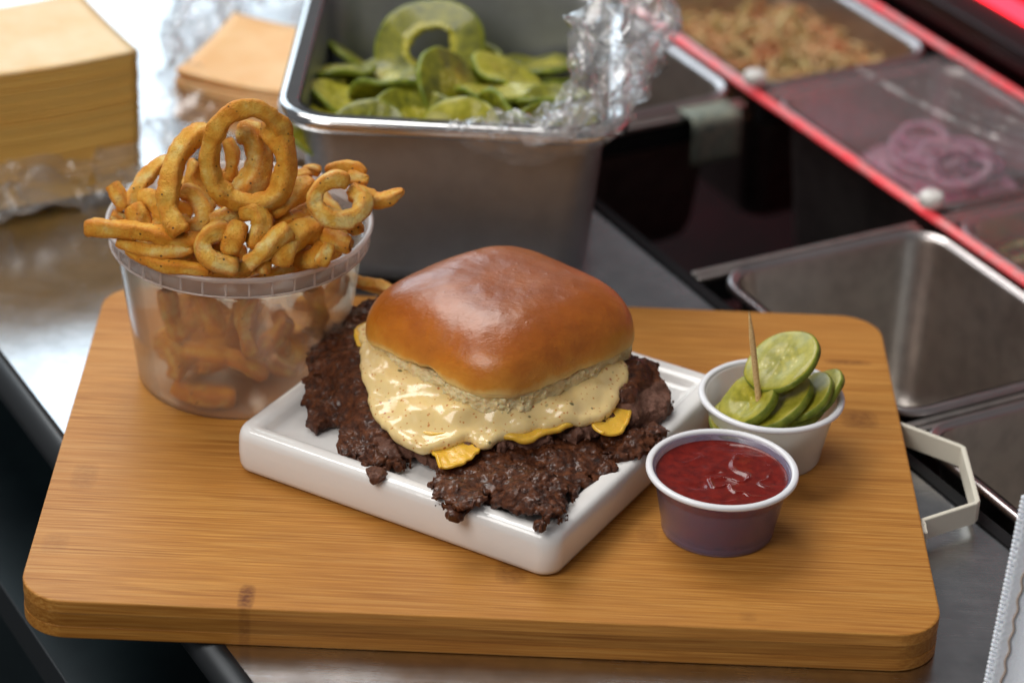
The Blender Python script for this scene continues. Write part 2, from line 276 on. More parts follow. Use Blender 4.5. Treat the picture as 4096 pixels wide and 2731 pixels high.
FRIES=[
('big upright ring shaped curly fry crowning the heap in the clear tub', 4.27, [(-91.8, 36.0, 124.7), (-94.4, 34.0, 133.1), (-100.1, 31.0, 139.8), (-106.8, 29.0, 141.6), (-113.5, 27.0, 139.4), (-118.5, 26.0, 132.5), (-121.2, 25.0, 122.7), (-120.4, 24.0, 112.0), (-115.7, 23.0, 105.0), (-108.7, 23.0, 101.2), (-100.5, 24.0, 100.8), (-93.7, 26.0, 104.1), (-90.6, 28.0, 111.6), (-90.3, 30.0, 119.9), (-92.9, 33.0, 125.5), (-96.9, 36.0, 127.5), (-98.7, 40.0, 126.1)], (0.7, 0.5)),
('thick inner coil standing inside the big upright fry ring', 5.61, [(-111.3, 44.0, 124.1), (-105.0, 42.0, 123.3), (-102.2, 40.0, 115.6), (-103.3, 38.0, 107.2), (-107.9, 37.0, 101.2), (-111.0, 40.0, 97.5)], (0.6, 0.6)),
('thin fry seen through the middle of the big upright fry ring', 3.1, [(-117.2, 50.0, 117.9), (-114.6, 48.0, 111.2), (-115.0, 47.0, 104.4), (-115.9, 46.0, 99.6)], (0.6, 0.6)),
('arched curly fry with split pale tip left of the big ring', 4.7, [(-123.7, 42.0, 123.9), (-128.8, 38.0, 123.9), (-133.9, 33.0, 119.9), (-137.1, 28.0, 113.3), (-138.4, 23.0, 106.4), (-138.5, 19.0, 100.1), (-135.8, 15.0, 95.0), (-131.8, 12.0, 90.5)], (0.8, 0.45)),
('fry leaning up at the left side behind the arched fry', 3.52, [(-141.2, 52.0, 104.8), (-146.4, 48.0, 103.9), (-151.3, 42.0, 100.7), (-154.4, 36.0, 97.2), (-156.3, 32.0, 91.7)], (0.6, 0.6)),
('short blunt fry standing at the far left edge of the tub', 3.52, [(-164.2, 36.0, 100.9), (-161.2, 34.0, 96.8), (-158.2, 32.0, 91.1)], (0.75, 0.7)),
('long straight fry sticking out over the left rim of the tub', 3.74, [(-173.4, 24.0, 85.9), (-164.7, 21.0, 87.2), (-154.9, 18.0, 88.3), (-145.3, 16.0, 88.8), (-136.8, 15.0, 87.4), (-126.7, 16.0, 85.1), (-121.6, 20.0, 83.8)], (0.7, 0.6)),
('stub of fry under the short blunt fry at the left rim', 2.99, [(-164.1, 30.0, 89.4), (-159.4, 30.0, 87.3), (-155.1, 32.0, 83.4)], (0.6, 0.6)),
('squat curled fry chunk behind the long straight fry', 4.49, [(-154.4, 30.0, 93.9), (-151.9, 27.0, 90.3), (-150.0, 26.0, 84.6)], (0.8, 0.6)),
('hooked fry end between the leaning fry and arched fry', 3.74, [(-153.0, 36.0, 94.1), (-147.4, 33.0, 96.9), (-144.1, 30.0, 94.4), (-142.7, 28.0, 89.2), (-145.0, 27.0, 84.3)], (0.6, 0.6)),
('small tight coil tucked beside the arched fry', 3.84, [(-133.9, 34.0, 99.2), (-129.4, 32.0, 99.4), (-124.8, 28.0, 95.3), (-125.4, 25.0, 90.5), (-130.5, 24.0, 88.1), (-134.9, 26.0, 90.6)], (0.6, 0.6)),
('curved fry lying just below the long straight fry', 3.52, [(-159.1, 20.0, 82.4), (-152.0, 16.0, 81.7), (-144.3, 14.0, 81.0), (-135.7, 13.0, 81.6), (-127.6, 15.0, 82.4)], (0.6, 0.6)),
('fry hugging the front left rim of the tub', 2.78, [(-155.1, 18.0, 80.0), (-147.9, 13.0, 78.2), (-140.0, 9.0, 77.5), (-131.3, 7.0, 77.6), (-120.1, 6.0, 77.5)], (0.6, 0.6)),
('letter c shaped fry at the front rim of the tub', 4.17, [(-112.9, 18.0, 90.5), (-119.0, 14.0, 91.2), (-123.1, 11.0, 87.8), (-121.2, 8.0, 83.2), (-115.5, 7.0, 80.9), (-107.7, 7.0, 79.2)], (0.6, 0.55)),
('hunched fry piece behind the broken potato', 4.49, [(-108.2, 22.0, 97.1), (-101.9, 20.0, 98.4), (-99.0, 17.0, 94.8), (-100.1, 15.0, 89.5), (-103.2, 14.0, 84.7)], (0.6, 0.6)),
('broken fry showing wet white potato flesh', 5.13, [(-107.7, 17.0, 94.4), (-110.1, 13.0, 90.0), (-112.2, 11.0, 83.7)], (0.8, 0.7)),
('straight stubby fry pointing up at front of the tub', 4.17, [(-87.2, 13.0, 95.4), (-92.6, 10.0, 91.4), (-98.4, 7.0, 85.9), (-104.3, 6.0, 81.4)], (0.85, 0.85)),
('ribbed coil of fry right of the stubby fry', 5.55, [(-76.5, 28.0, 87.3), (-82.5, 22.0, 89.0), (-87.6, 16.0, 87.6), (-90.0, 12.0, 83.8), (-91.2, 10.0, 79.0)], (0.7, 0.5)),
('curl of fry lying behind the ribbed coil', 4.27, [(-75.5, 34.0, 84.3), (-74.4, 26.0, 82.1), (-77.0, 18.0, 79.2), (-80.1, 16.0, 76.4)], (0.6, 0.6)),
('open ring fry with dark herb fleck on the right of the heap', 4.06, [(-64.2, 30.0, 110.4), (-70.1, 28.0, 111.6), (-76.4, 25.0, 108.1), (-77.5, 22.0, 102.8), (-73.1, 20.0, 98.3), (-65.7, 20.0, 96.9), (-58.9, 23.0, 99.1), (-57.9, 28.0, 102.9), (-63.0, 33.0, 105.4)], (0.6, 0.6)),
('tapering horn shaped fry jutting out at the right', 4.27, [(-64.0, 42.0, 98.9), (-58.7, 40.0, 99.1), (-52.9, 38.0, 97.7), (-47.1, 36.0, 100.0), (-41.5, 35.0, 104.3)], (0.7, 0.22)),
('pale curved fry at the back right of the heap', 2.99, [(-75.5, 56.0, 101.0), (-68.9, 56.0, 103.7), (-62.6, 55.0, 104.0), (-59.7, 54.0, 101.2)], (0.6, 0.6)),
('little cube of fry peeking over the horn shaped fry', 3.31, [(-65.6, 50.0, 102.8), (-61.2, 48.0, 102.4), (-57.4, 48.0, 101.0)], (0.6, 0.6)),
('broad diagonal fry right of the big ring', 4.49, [(-79.3, 38.0, 104.7), (-85.5, 34.0, 101.7), (-90.8, 30.0, 98.2), (-97.1, 28.0, 94.6)], (0.6, 0.6)),
('fry end behind the broad diagonal fry', 3.52, [(-82.8, 58.0, 97.6), (-88.2, 54.0, 98.2), (-92.6, 50.0, 97.8)], (0.6, 0.6)),
('tiny fry tip at the back right edge of the tub', 2.46, [(-85.9, 66.0, 95.7), (-82.5, 66.0, 97.1), (-78.7, 66.0, 96.1)], (0.6, 0.6)),
('knobbly broken fry chunk at the right rim', 4.38, [(-73.5, 26.0, 86.9), (-67.6, 22.0, 85.6), (-62.3, 20.0, 85.3)], (0.8, 0.7)),
('crumbly fry nub resting above the knobbly chunk', 2.99, [(-64.6, 26.0, 88.9), (-61.4, 27.0, 90.7), (-59.5, 27.0, 87.6)], (0.6, 0.6)),
('short upright fry below the knobbly chunk', 2.99, [(-70.9, 17.0, 86.4), (-72.4, 13.0, 83.6), (-74.6, 11.0, 79.8)], (0.6, 0.6)),
('small fry stub at the very front of the rim', 3.31, [(-97.3, 10.0, 82.3), (-97.5, 8.0, 79.7), (-97.4, 7.0, 76.6)], (0.6, 0.6)),
('shadowed fry behind the big ring on its left', 4.06, [(-128.4, 48.0, 107.4), (-130.6, 46.0, 100.9), (-128.3, 42.0, 94.6), (-123.7, 38.0, 88.3)], (0.6, 0.6)),
('fry crossing below the big ring', 3.84, [(-126.2, 28.0, 89.0), (-118.5, 26.0, 91.9), (-111.2, 28.0, 93.9), (-104.3, 34.0, 93.4)], (0.6, 0.6)),
('dark fry in the gap right of the big ring', 4.06, [(-96.6, 32.0, 88.5), (-89.2, 34.0, 88.9), (-81.1, 38.0, 90.5), (-76.9, 44.0, 92.0)], (0.6, 0.6)),
('golden fry lying flat behind the stubby fry', 3.74, [(-96.0, 26.0, 87.3), (-88.9, 30.0, 89.9), (-81.7, 34.0, 88.3)], (0.6, 0.6)),
('fry filling the front of tub between c shape and stub', 3.2, [(-118.6, 9.0, 74.9), (-111.1, 9.0, 76.9), (-102.8, 9.0, 75.8)], (0.6, 0.6)),
('lone orange fry lying behind the bun beside the tub', 2.99, [(-64.3, 78.0, 38.1), (-58.1, 74.0, 38.5), (-51.9, 70.0, 39.3), (-45.7, 64.0, 39.5), (-40.4, 58.0, 39.6)], (0.5, 0.6)),
('fry pressed slanting against the lower wall of the tub', 3.84, [(-132.3, 24.0, 29.6), (-122.2, 20.0, 30.2), (-112.6, 19.0, 29.1), (-104.0, 19.0, 24.6), (-97.3, 19.0, 20.0)], (0.6, 0.6)),
('upright fry seen blurred through the wall right of centre', 3.52, [(-102.4, 14.0, 62.6), (-106.8, 15.0, 54.3), (-106.5, 16.0, 45.2), (-103.9, 18.0, 32.3)], (0.6, 0.6)),
('fry tip touching the lower wall under the slanting fry', 2.78, [(-127.9, 22.0, 21.1), (-123.1, 26.0, 20.2), (-116.2, 34.0, 18.2)], (0.6, 0.6)),
('fry curve lying on the floor of the tub at the front', 4.27, [(-140.7, 27.0, 8.7), (-132.8, 25.0, 3.5), (-123.0, 24.0, 1.3), (-111.4, 24.0, 0.8)], (0.6, 0.6)),
('fry blurred behind the upper left wall of the tub', 3.74, [(-142.4, 18.0, 59.4), (-141.1, 20.0, 45.5), (-134.8, 22.0, 35.0)], (0.6, 0.6)),
('fry blurred behind the middle of the tub wall', 4.27, [(-125.2, 16.0, 63.5), (-121.8, 18.0, 51.9), (-118.6, 22.0, 39.1)], (0.6, 0.6)),
('pale fry low at the right inside the tub', 3.74, [(-100.7, 24.0, 30.2), (-94.0, 24.0, 37.1), (-88.2, 24.0, 46.1)], (0.6, 0.6)),
('curled fry low at the left inside the tub', 4.06, [(-149.4, 30.0, 27.6), (-142.2, 26.0, 28.0), (-137.4, 25.0, 21.1), (-140.5, 26.0, 13.7)], (0.6, 0.6)),
('fry deep inside the tub near its right wall', 4.06, [(-80.0, 40.0, 31.2), (-76.8, 36.0, 44.6), (-79.1, 28.0, 59.6)], (0.6, 0.6)),
]
# ---- wood
def bamboo(name, seed, dark=1.0):
    t = NT(name)
    v1 = t.co((14, 900, 900), loc=(seed*3.1, seed*7.7, seed)); v2 = t.co((5, 160, 160), loc=(seed, seed*2.2, 0)); v3 = t.co((40, 2600, 2600))
    n1 = t.noise(1.0, 3, .6, v1); n2 = t.noise(1.0, 3, .5, v2); n3 = t.noise(1.0, 2, .5, v3)
    c = t.ramp(n1, [(.32, (.27, .092, .012)), (.48, (.50, .220, .040)), (.62, (.63, .325, .080))])
    c = t.mix(t.math('MULTIPLY', t.ramp(n2, [(.35, 0), (.65, 1)]), .55), c, (.56, .245, .045))
    c = t.mix(t.math('MULTIPLY', t.ramp(n3, [(.42, 1), (.56, 0)]), .38), c, (.22, .075, .014))
    big = t.noise(.012, 2, .5, t.co((500, 1000, 1000)))
    c = t.mix(t.ramp(big, [(.35, .30), (.65, 0)]), c, (.40, .155, .035))
    # dark knuckle marks of the bamboo, at their own places
    s = t.n('SeparateXYZ', {'Vector': t.co()}); X, Y = s.outputs[0], s.outputs[1]; msk = None
    for (x, y, a, b, k) in KNOTS:
        e = t.math('ADD', t.math('POWER', t.math('ABSOLUTE', t.math('DIVIDE', t.math('SUBTRACT', X, x), a)), 3.0), t.math('POWER', t.math('ABSOLUTE', t.math('DIVIDE', t.math('SUBTRACT', Y, y), b)), 4.0))
        g = t.math('MULTIPLY', t.math('SUBTRACT', 1.0, e, clamp=True), k); msk = g if msk is None else t.math('MAXIMUM', msk, g)
    kn = t.ramp(t.noise(.5, 3, .6, t.co((700, 1300, 1000))), [(.40, 1), (.62, .45)])
    c = t.mix(t.math('MULTIPLY', msk, kn), c, (.13, .038, .010))
    if dark != 1.0: c = t.mix(1.0, c, (dark, dark*.97, dark*.9), 'MULTIPLY')
    b = t.bump(n3, .06, .5, t.bump(n1, .12, .5))
    return t.done(t.bsdf(Base_Color=c, Roughness=t.ramp(n1, [(.3, .50), (.7, .38)]), Normal=b, Specular_IOR_Level=.2))
KNOTS = [(-92, -118, 3.6, 9, 1.0), (11, -92, 7, 10, .55), (161, 41, 9, 9, .6), (160, 92, 12, 2.5, .7), (-168, -35, 6, 12, .28), (-172, -86, 6, 8, .22), (66, -60, 5, 7, .35), (104, -116, 4, 4, .25)]
M = {}
M['bamboo1'] = bamboo('bamboo_top', 1); M['bamboo2'] = bamboo('bamboo_middle', 5, .72); M['bamboo3'] = bamboo('bamboo_bottom', 9, .9)
def simple(name, col, rough=.5, metal=0.0, bump=None, spec=.5, coat=0.0, sss=0.0, rad=(1, .5, .3), var=None):
    t = NT(name); c = col
    if var: c = t.mix(t.ramp(t.noise(var[0], 4, .6), [(.35, 0), (.65, 1)]), col, var[1])
    kw = dict(Base_Color=c, Roughness=rough, Metallic=metal, Specular_IOR_Level=spec, Coat_Weight=coat)
    if sss: kw.update(Subsurface_Weight=sss, Subsurface_Scale=2*MM)
    if bump: kw['Normal'] = t.bump(t.noise(bump[0], 4, .6), bump[1])
    p = t.bsdf(**kw)
    if sss: p.inputs['Subsurface Radius'].default_value = rad
    return t.done(p)
M['ceramic'] = simple('white_glazed_ceramic', (.86, .85, .83), .12, coat=.4, bump=(.04, .5))
M['handle'] = simple('cream_painted_metal', (.78, .74, .62), .42, bump=(1.2, .03))
def steel(name, base, rough, ang=0.0, streak=.5, tint=(.4, .4, .4), mud=.4, metal=1.0):
    t = NT(name); v = t.co((30, 1500, 1500), rot=(0, 0, ang))
    s = t.noise(1.0, 3, .6, v); b = t.noise(.02, 4, .6); b2 = t.noise(.09, 3, .6)
    r = t.math('ADD', rough, t.math('MULTIPLY', t.math('SUBTRACT', b, .5), .25))
    r = t.math('ADD', r, t.math('MULTIPLY', t.math('SUBTRACT', s, .5), .12*streak))
    c = t.mix(t.math('MULTIPLY', t.ramp(b2, [(.4, 0), (.65, 1)]), mud), base, tint)
    return t.done(t.bsdf(Base_Color=c, Metallic=metal, Roughness=r, Normal=t.bump(s, .02*streak, .6)))
CA = math.radians(119.7)
M['steel_top'] = steel('brushed_countertop_steel', (.56, .56, .57), .24, -CA, 1.0, (.36, .37, .38))
M['steel_pan'] = steel('dull_pan_steel', (.30, .31, .33), .42, 0, .3, (.24, .25, .26), .5, .72)
M['steel_rim'] = steel('polished_rim_steel', (.68, .68, .68), .17, 0, .2, (.6, .6, .6), .3)
M['steel_rail'] = steel('rail_steel', (.54, .50, .46), .34, -CA, .5, (.30, .27, .26))
M['steel_bar'] = steel('divider_steel', (.52, .48, .47), .30, -CA, .5, (.42, .38, .38))
t = NT('painted_red_reflection'); nn_ = t.ramp(t.noise(.05, 4, .7), [(.35, 0), (.62, 1)]); pb = t.bsdf(Base_Color=t.mix(nn_, (.70, .03, .04), (.72, .28, .28)), Roughness=.3); pb.inputs['Emission Color'].default_value = (1, .05, .07, 1); t.set(pb.inputs['Emission Strength'], t.math('MULTIPLY_ADD', t.math('SUBTRACT', 1.0, nn_), .45, .10)); M['painted_red_glow'] = t.done(pb)  # red LED reflection along the bars, put into base colour and emission
M['black'] = simple('black_gasket', (.010, .010, .011), .6, spec=.15)
M['nose'] = simple('dark_reflection_steel', (.045, .05, .055), .42, .6)  # dark floor reflected in the steel edge, put into its base colour
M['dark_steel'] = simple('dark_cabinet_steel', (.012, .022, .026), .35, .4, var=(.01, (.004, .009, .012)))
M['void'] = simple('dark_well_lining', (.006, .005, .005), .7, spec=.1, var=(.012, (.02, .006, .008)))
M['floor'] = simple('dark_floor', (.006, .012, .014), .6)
M['bolt'] = simple('pale_plastic_bolt', (.8, .78, .74), .25)
M['tape'] = simple('worn_masking_tape', (.33, .34, .26), .6, var=(.25, (.14, .19, .17)), bump=(.6, .3))
M['towel'] = simple('white_ribbed_cloth', (.74, .78, .84), .9, bump=(1.5, .4), sss=.1)
M['towel_seam'] = simple('beige_seam_thread', (.42, .33, .27), .9)
M['wood_pick'] = simple('pale_birch', (.84, .60, .28), .55, var=(1.2, (.62, .38, .15)))
def schlick(t, f0=.04, k=.75, normal=None):
    lw = t.n('LayerWeight', {'Blend': .5})
    if normal is not None: t.set(lw.inputs['Normal'], normal)
    return t.math('MULTIPLY_ADD', t.math('POWER', lw.outputs['Facing'], 4.0), k, f0)
def plastic(name, tint, transp, rough, white, col=(.9, .9, .9), ior=1.10):
    """cloudy polypropylene: part rough refraction, part milky scatter"""
    t = NT(name)
    rf = t.n('BsdfRefraction', {'Color': tint, 'Roughness': rough, 'IOR': ior}); tr = t.n('BsdfTransparent', {'Color': tint})
    a = t.n('MixShader', {0: transp, 1: rf, 2: tr})
    d = t.n('BsdfDiffuse', {'Color': col}); tl = t.n('BsdfTranslucent', {'Color': col}); b = t.n('MixShader', {0: .5, 1: d, 2: tl})
    c = t.n('MixShader', {0: white, 1: a, 2: b})
    gl = t.n('BsdfGlossy', {'Color': (1, 1, 1), 'Roughness': .16}); fr = schlick(t, .035, .6)
    e = t.n('MixShader', {0: fr, 1: c, 2: gl}); return t.done(e)
M['tub'] = plastic('cloudy_tub_plastic', (.99, .95, .88), .48, .19, .13, (.76, .70, .65))
M['tub_rim'] = plastic('cloudy_tub_rim', (.97, .95, .93), .35, .2, .48, (.92, .86, .84))
M['cup'] = plastic('white_cup_plastic', (.97, .92, .97), .35, .25, .22, (.62, .62, .98))
M['cup_white'] = plastic('opaque_white_cup_plastic', (.93, .93, .93), .2, .35, .66, (.90, .90, .88))
M['lid_clear'] = None
M['cup_rim'] = simple('white_cup_rim', (.82, .83, .86), .25, sss=.2, rad=(1, 1, 1))
def film(name, base=.10, rough=.10, col=(.93, .93, .95)):
    t = NT(name); tr = t.n('BsdfTransparent', {'Color': (.97, .97, .97)}); gl = t.n('BsdfGlossy', {'Color': (1, 1, 1), 'Roughness': rough})
    d = t.n('BsdfDiffuse', {'Color': col}); nb = t.bump(t.noise(.12, 3, .6), .8); fr = schlick(t, .06, .8, nb)
    gl.inputs['Normal']; t.set(gl.inputs['Normal'], nb)
    a = t.n('MixShader', {0: base, 1: tr, 2: d}); k = t.math('ADD', fr, .0, clamp=True)
    return t.done(t.n('MixShader', {0: k, 1: a, 2: gl}))
M['film'] = film('crumpled_cling_film', .085, .15)
M['film_flat'] = film('taut_cling_film', .02, .08)
M['lid_clear'] = film('clear_lid_plastic', .02, .12, (.55, .42, .40))
# ---- food
def fry_mat(name, seed, tone=0.0):
    t = NT(name); n1 = t.noise(.11, 4, .6, t.co(loc=(seed, seed, 0))); ed = t.n('Attribute', attribute_name='toast').outputs['Fac']; n2 = t.noise(.9, 4, .7); g = t.n('NewGeometry')
    c = t.ramp(t.math('ADD', n1, tone), [(.30, (.78, .29, .014)), (.45, (.89, .42, .035)), (.58, (.94, .56, .09)), (.70, (.97, .74, .27))])
    c = t.mix(t.math('MULTIPLY', t.ramp(n2, [(.52, 0), (.74, 1)]), .4), c, (.66, .21, .015))
    c = t.mix(t.ramp(t.math('ADD', ed, t.math('MULTIPLY', t.math('SUBTRACT', n2, .5), 1.2)), [(.30, 0), (.92, .78)]), c, (.76, .25, .012))
    vo = t.n('TexVoronoi', {'Vector': t.co(loc=(seed*2, 0, 0)), 'Scale': .34, 'Randomness': 1.0}); spk = t.math('MULTIPLY', t.ramp(vo.outputs['Distance'], [(.12, 1), (.20, 0)]), t.ramp(t.noise(.07, 3, .6), [(.44, 0), (.54, 1)]))
    keep = t.ramp(t.n('SeparateColor', {0: vo.outputs['Color']}).outputs[0], [(.50, 0), (.55, 1)])
    c = t.mix(t.math('MULTIPLY', t.math('MULTIPLY', spk, keep), .9), c, (.035, .014, .008))
    b = t.bump(t.noise(1.5, 3, .7), .7, 1.0, t.bump(n2, 1.1, .9))
    p = t.bsdf(Base_Color=c, Roughness=t.ramp(n2, [(.35, .36), (.65, .6)]), Normal=b, Subsurface_Weight=.12, Subsurface_Scale=1.2*MM, Specular_IOR_Level=.45)
    p.inputs['Subsurface Radius'].default_value = (1, .45, .12); return t.done(p)
M['fry'] = [fry_mat('golden_fry_%s' % w_, s_, t_) for w_, s_, t_ in (('plain', 1.0, .02), ('toasted', 31.0, -.04), ('pale', 77.0, .08))]
M['potato'] = simple('wet_potato_flesh', (.80, .66, .42), .18, sss=.5, bump=(.5, .6), coat=.5)
def bun_mat():
    t = NT('glazed_potato_bun'); s = t.n('SeparateXYZ', {'Vector': t.co()}); Z = s.outputs[2]
    n = t.noise(.10, 4, .6); n2 = t.noise(.05, 3, .5, t.co((1000, 1000, 400)))
    at = t.n('Attribute', attribute_name='crumb').outputs['Fac']
    zz = t.math('ADD', at, t.math('MULTIPLY', t.math('SUBTRACT', n, .5), .34))
    c = t.ramp(zz, [(.0, (.26, .065, .012)), (.22, (.38, .095, .007)), (.42, (.58, .18, .011)), (.60, (.72, .31, .035)), (.74, (.82, .54, .17)), (.86, (.80, .60, .27)), (1.0, (.76, .62, .29))])
    c = t.mix(t.ramp(n2, [(.45, 0), (.75, .45)]), c, (.40, .12, .016))
    sx = t.n('VectorMath', {0: t.co(), 1: (-22.0, -37.0, 29.5)}, operation='DISTANCE').outputs['Value']
    sc2 = t.math('MULTIPLY', t.ramp(t.math('DIVIDE', sx, 10.0), [(.15, 1), (.5, 0)]), t.ramp(t.noise(.5, 3, .6), [(.45, 0), (.55, 1)]))
    c = t.mix(sc2, c, (.16, .045, .012))
    fine = t.noise(.9, 4, .7); spots = t.n('TexVoronoi', {'Vector': t.co(), 'Scale': .16}).outputs['Distance']
    blis = t.ramp(spots, [(.02, 1), (.14, 0)])
    wr = t.noise(.35, 4, .6, t.co((700, 1400, 1000)))
    b = t.bump(blis, .2, .6, t.bump(fine, .12, .7, t.bump(wr, .45, .7)))
    r = t.ramp(zz, [(.0, .31), (.5, .33), (.75, .7)])
    rr = t.math('ADD', r, t.math('MULTIPLY', t.math('SUBTRACT', fine, .5), .15))
    p = t.bsdf(Base_Color=c, Roughness=rr, Normal=b, Subsurface_Weight=.12, Subsurface_Scale=2*MM, Specular_IOR_Level=.5, Coat_Weight=t.ramp(zz, [(.4, .35), (.7, 0)]), Coat_Roughness=.24)
    return t.done(p)
M['bun'] = bun_mat()
def crumb_mat():
    t = NT('torn_bun_crumb'); n = t.noise(.5, 4, .7, t.co((600, 600, 1600)))
    c = t.ramp(n, [(.3, (.76, .52, .20)), (.6, (.93, .80, .48))])
    return t.done(t.bsdf(Base_Color=c, Roughness=.8, Normal=t.bump(n, 1.0), Subsurface_Weight=.2, Subsurface_Scale=2*MM))
M['crumb'] = crumb_mat()
def meat_mat():
    t = NT('seared_ground_beef'); inn = t.n('Attribute', attribute_name='inner').outputs['Fac']
    n = t.noise(.30, 5, .7); n2 = t.noise(1.3, 4, .7); n3 = t.noise(.07, 3, .6)
    c = t.ramp(n, [(.30, (.018, .005, .002)), (.46, (.065, .017, .005)), (.62, (.150, .044, .013)), (.80, (.29, .105, .040))])
    k = t.math('MULTIPLY', inn, t.math('MULTIPLY_ADD', t.math('SUBTRACT', n3, .5), 3.0, 1.0), clamp=True)
    ic = t.ramp(n2, [(.3, (.15, .062, .042)), (.7, (.34, .185, .135))])
    c = t.mix(k, c, ic)
    c = t.mix(t.math('MULTIPLY', t.ramp(n2, [(.58, 0), (.72, 1)]), .55), c, (.30, .115, .050))
    b = t.bump(t.noise(2.4, 3, .7), .3, .9, t.bump(n2, .5, .9, t.bump(n, .6, .7)))
    r = t.math('ADD', t.ramp(n, [(.35, .30), (.65, .55)]), t.math('MULTIPLY', k, .15))
    wet = t.math('MULTIPLY', t.ramp(t.noise(.16, 3, .6), [(.45, 0), (.60, 1)]), t.math('SUBTRACT', 1.0, k, clamp=True))
    return t.done(t.bsdf(Base_Color=c, Roughness=r, Normal=b, Specular_IOR_Level=.25, Coat_Weight=t.math('MULTIPLY', wet, .6), Coat_Roughness=.20))
M['meat'] = meat_mat()
M['cheese'] = simple('melted_yellow_cheese', (.80, .47, .045), .24, bump=(.35, .35), sss=.35, rad=(1, .6, .1), coat=.25, var=(.12, (.84, .50, .055)))
def sauce_mat():
    t = NT('speckled_burger_sauce'); c = t.mix(t.noise(.06, 3, .5), (.84, .61, .25), (.89, .71, .36))
    for (sc_, loc, thr, keep, col) in ((.24, 0, .14, .35, (.50, .11, .02)), (.45, 40, .19, .25, (.62, .24, .04)), (.10, 90, .095, .4, (.05, .06, .015)), (.13, 130, .085, .42, (.03, .025, .02))):
        vo = t.n('TexVoronoi', {'Vector': t.n('Vector' + 'Math', {0: t.co(loc=(loc, loc, loc)), 1: t.n('TexNoise', {'Vector': t.co(), 'Scale': .5}).outputs['Color']}, operation='ADD'), 'Scale': sc_})
        a = t.ramp(vo.outputs['Distance'], [(thr*.7, 1), (thr*1.25, 0)]); kp = t.ramp(t.n('SeparateColor', {0: vo.outputs['Color']}).outputs[1], [(keep, 0), (keep+.03, 1)])
        c = t.mix(t.math('MULTIPLY', t.math('MULTIPLY', a, kp), .85), c, col)
    b = t.bump(t.noise(.16, 2, .5), .35, .5)
    p = t.bsdf(Base_Color=c, Roughness=.16, Normal=b, Subsurface_Weight=.3, Subsurface_Scale=2*MM, Coat_Weight=.35, Coat_Roughness=.16)
    p.inputs['Subsurface Radius'].default_value = (1, .8, .4); return t.done(p)
M['sauce'] = sauce_mat()
M['ketchup'] = simple('tomato_ketchup', (.115, .005, .003), .17, bump=(.15, .2), spec=.45, var=(.25, (.20, .011, .005)))
def pickle_mat(name, a, b_, sss=.35, trans=.06, seeds=False):
    t = NT(name); n = t.noise(.22, 4, .6); f = t.noise(1.6, 3, .7)
    c = t.mix(t.ramp(n, [(.35, 0), (.65, 1)]), a, b_)
    c = t.mix(t.math('MULTIPLY', t.ramp(f, [(.5, 0), (.7, 1)]), .15), c, (.50, .48, .12))
    if seeds:
        vo = t.n('TexVoronoi', {'Vector': t.co((1000, 600, 1000)), 'Scale': .42}).outputs['Distance']; c = t.mix(t.ramp(vo, [(.16, .8), (.30, 0)]), c, (.66, .62, .22)); c = t.mix(t.ramp(vo, [(.45, 0), (.7, .5)]), c, (.20, .21, .008))
    p = t.bsdf(Base_Color=c, Roughness=.42, Normal=t.bump(f, .12, .6), Subsurface_Weight=sss, Subsurface_Scale=2*MM, Transmission_Weight=trans, Specular_IOR_Level=.3, Coat_Weight=.3, Coat_Roughness=.10, IOR=1.33)
    p.inputs['Subsurface Radius'].default_value = (.8, 1, .2); return t.done(p)
M['pickle'] = pickle_mat('pickle_flesh', (.27, .26, .012), (.44, .395, .04))
M['pickle_core'] = pickle_mat('pickle_seed_core', (.31, .285, .010), (.45, .39, .035), seeds=True)
M['pickle_skin'] = pickle_mat('pickle_skin', (.10, .145, .012), (.24, .28, .03), .25, 0.0)
M['pickle_old'] = pickle_mat('dark_pickle_flesh', (.085, .095, .004), (.24, .235, .010))
M['slice_cheese'] = simple('stacked_cheese_slice', (.76, .44, .10), .55, sss=.15, rad=(1, .6, .2), var=(.02, (.78, .46, .11)))
M['slice_top'] = simple('top_cheese_slice', (.72, .46, .19), .45, sss=.2, rad=(1, .7, .3), var=(.03, (.76, .57, .32)), bump=(.04, 1.0))
M['slice_peach'] = simple('peach_cheese_slice', (.80, .45, .18), .5, sss=.2, rad=(1, .6, .3), var=(.04, (.84, .54, .26)))
M['onion'] = simple('red_onion', (.50, .15, .30), .3, sss=.2, rad=(1, .6, .8), var=(.12, (.66, .42, .50)))
M['onion_skin'] = simple('red_onion_edge', (.24, .04, .11), .3)
M['slaw'] = simple('shredded_cabbage', (.58, .46, .20), .45, var=(.05, (.56, .20, .08)), sss=.2)
M['green'] = simple('green_pepper', (.07, .13, .03), .35, var=(.08, (.13, .20, .05)))
t = NT('red_light'); t.set(t.out.inputs['Surface'], t.n('Emission', {'Color': (1.0, .02, .035, 1), 'Strength': 6.0})); M['red_light'] = t.m
t = NT('dim_red_light'); t.set(t.out.inputs['Surface'], t.n('Emission', {'Color': (1.0, .02, .035, 1), 'Strength': 2.4})); M['dim_red'] = t.m
M['lid'] = simple('dark_lid_frame', (.014, .006, .007), .28, .3)
M['foam'] = simple('white_wall_panel', (.80, .84, .88), .5)
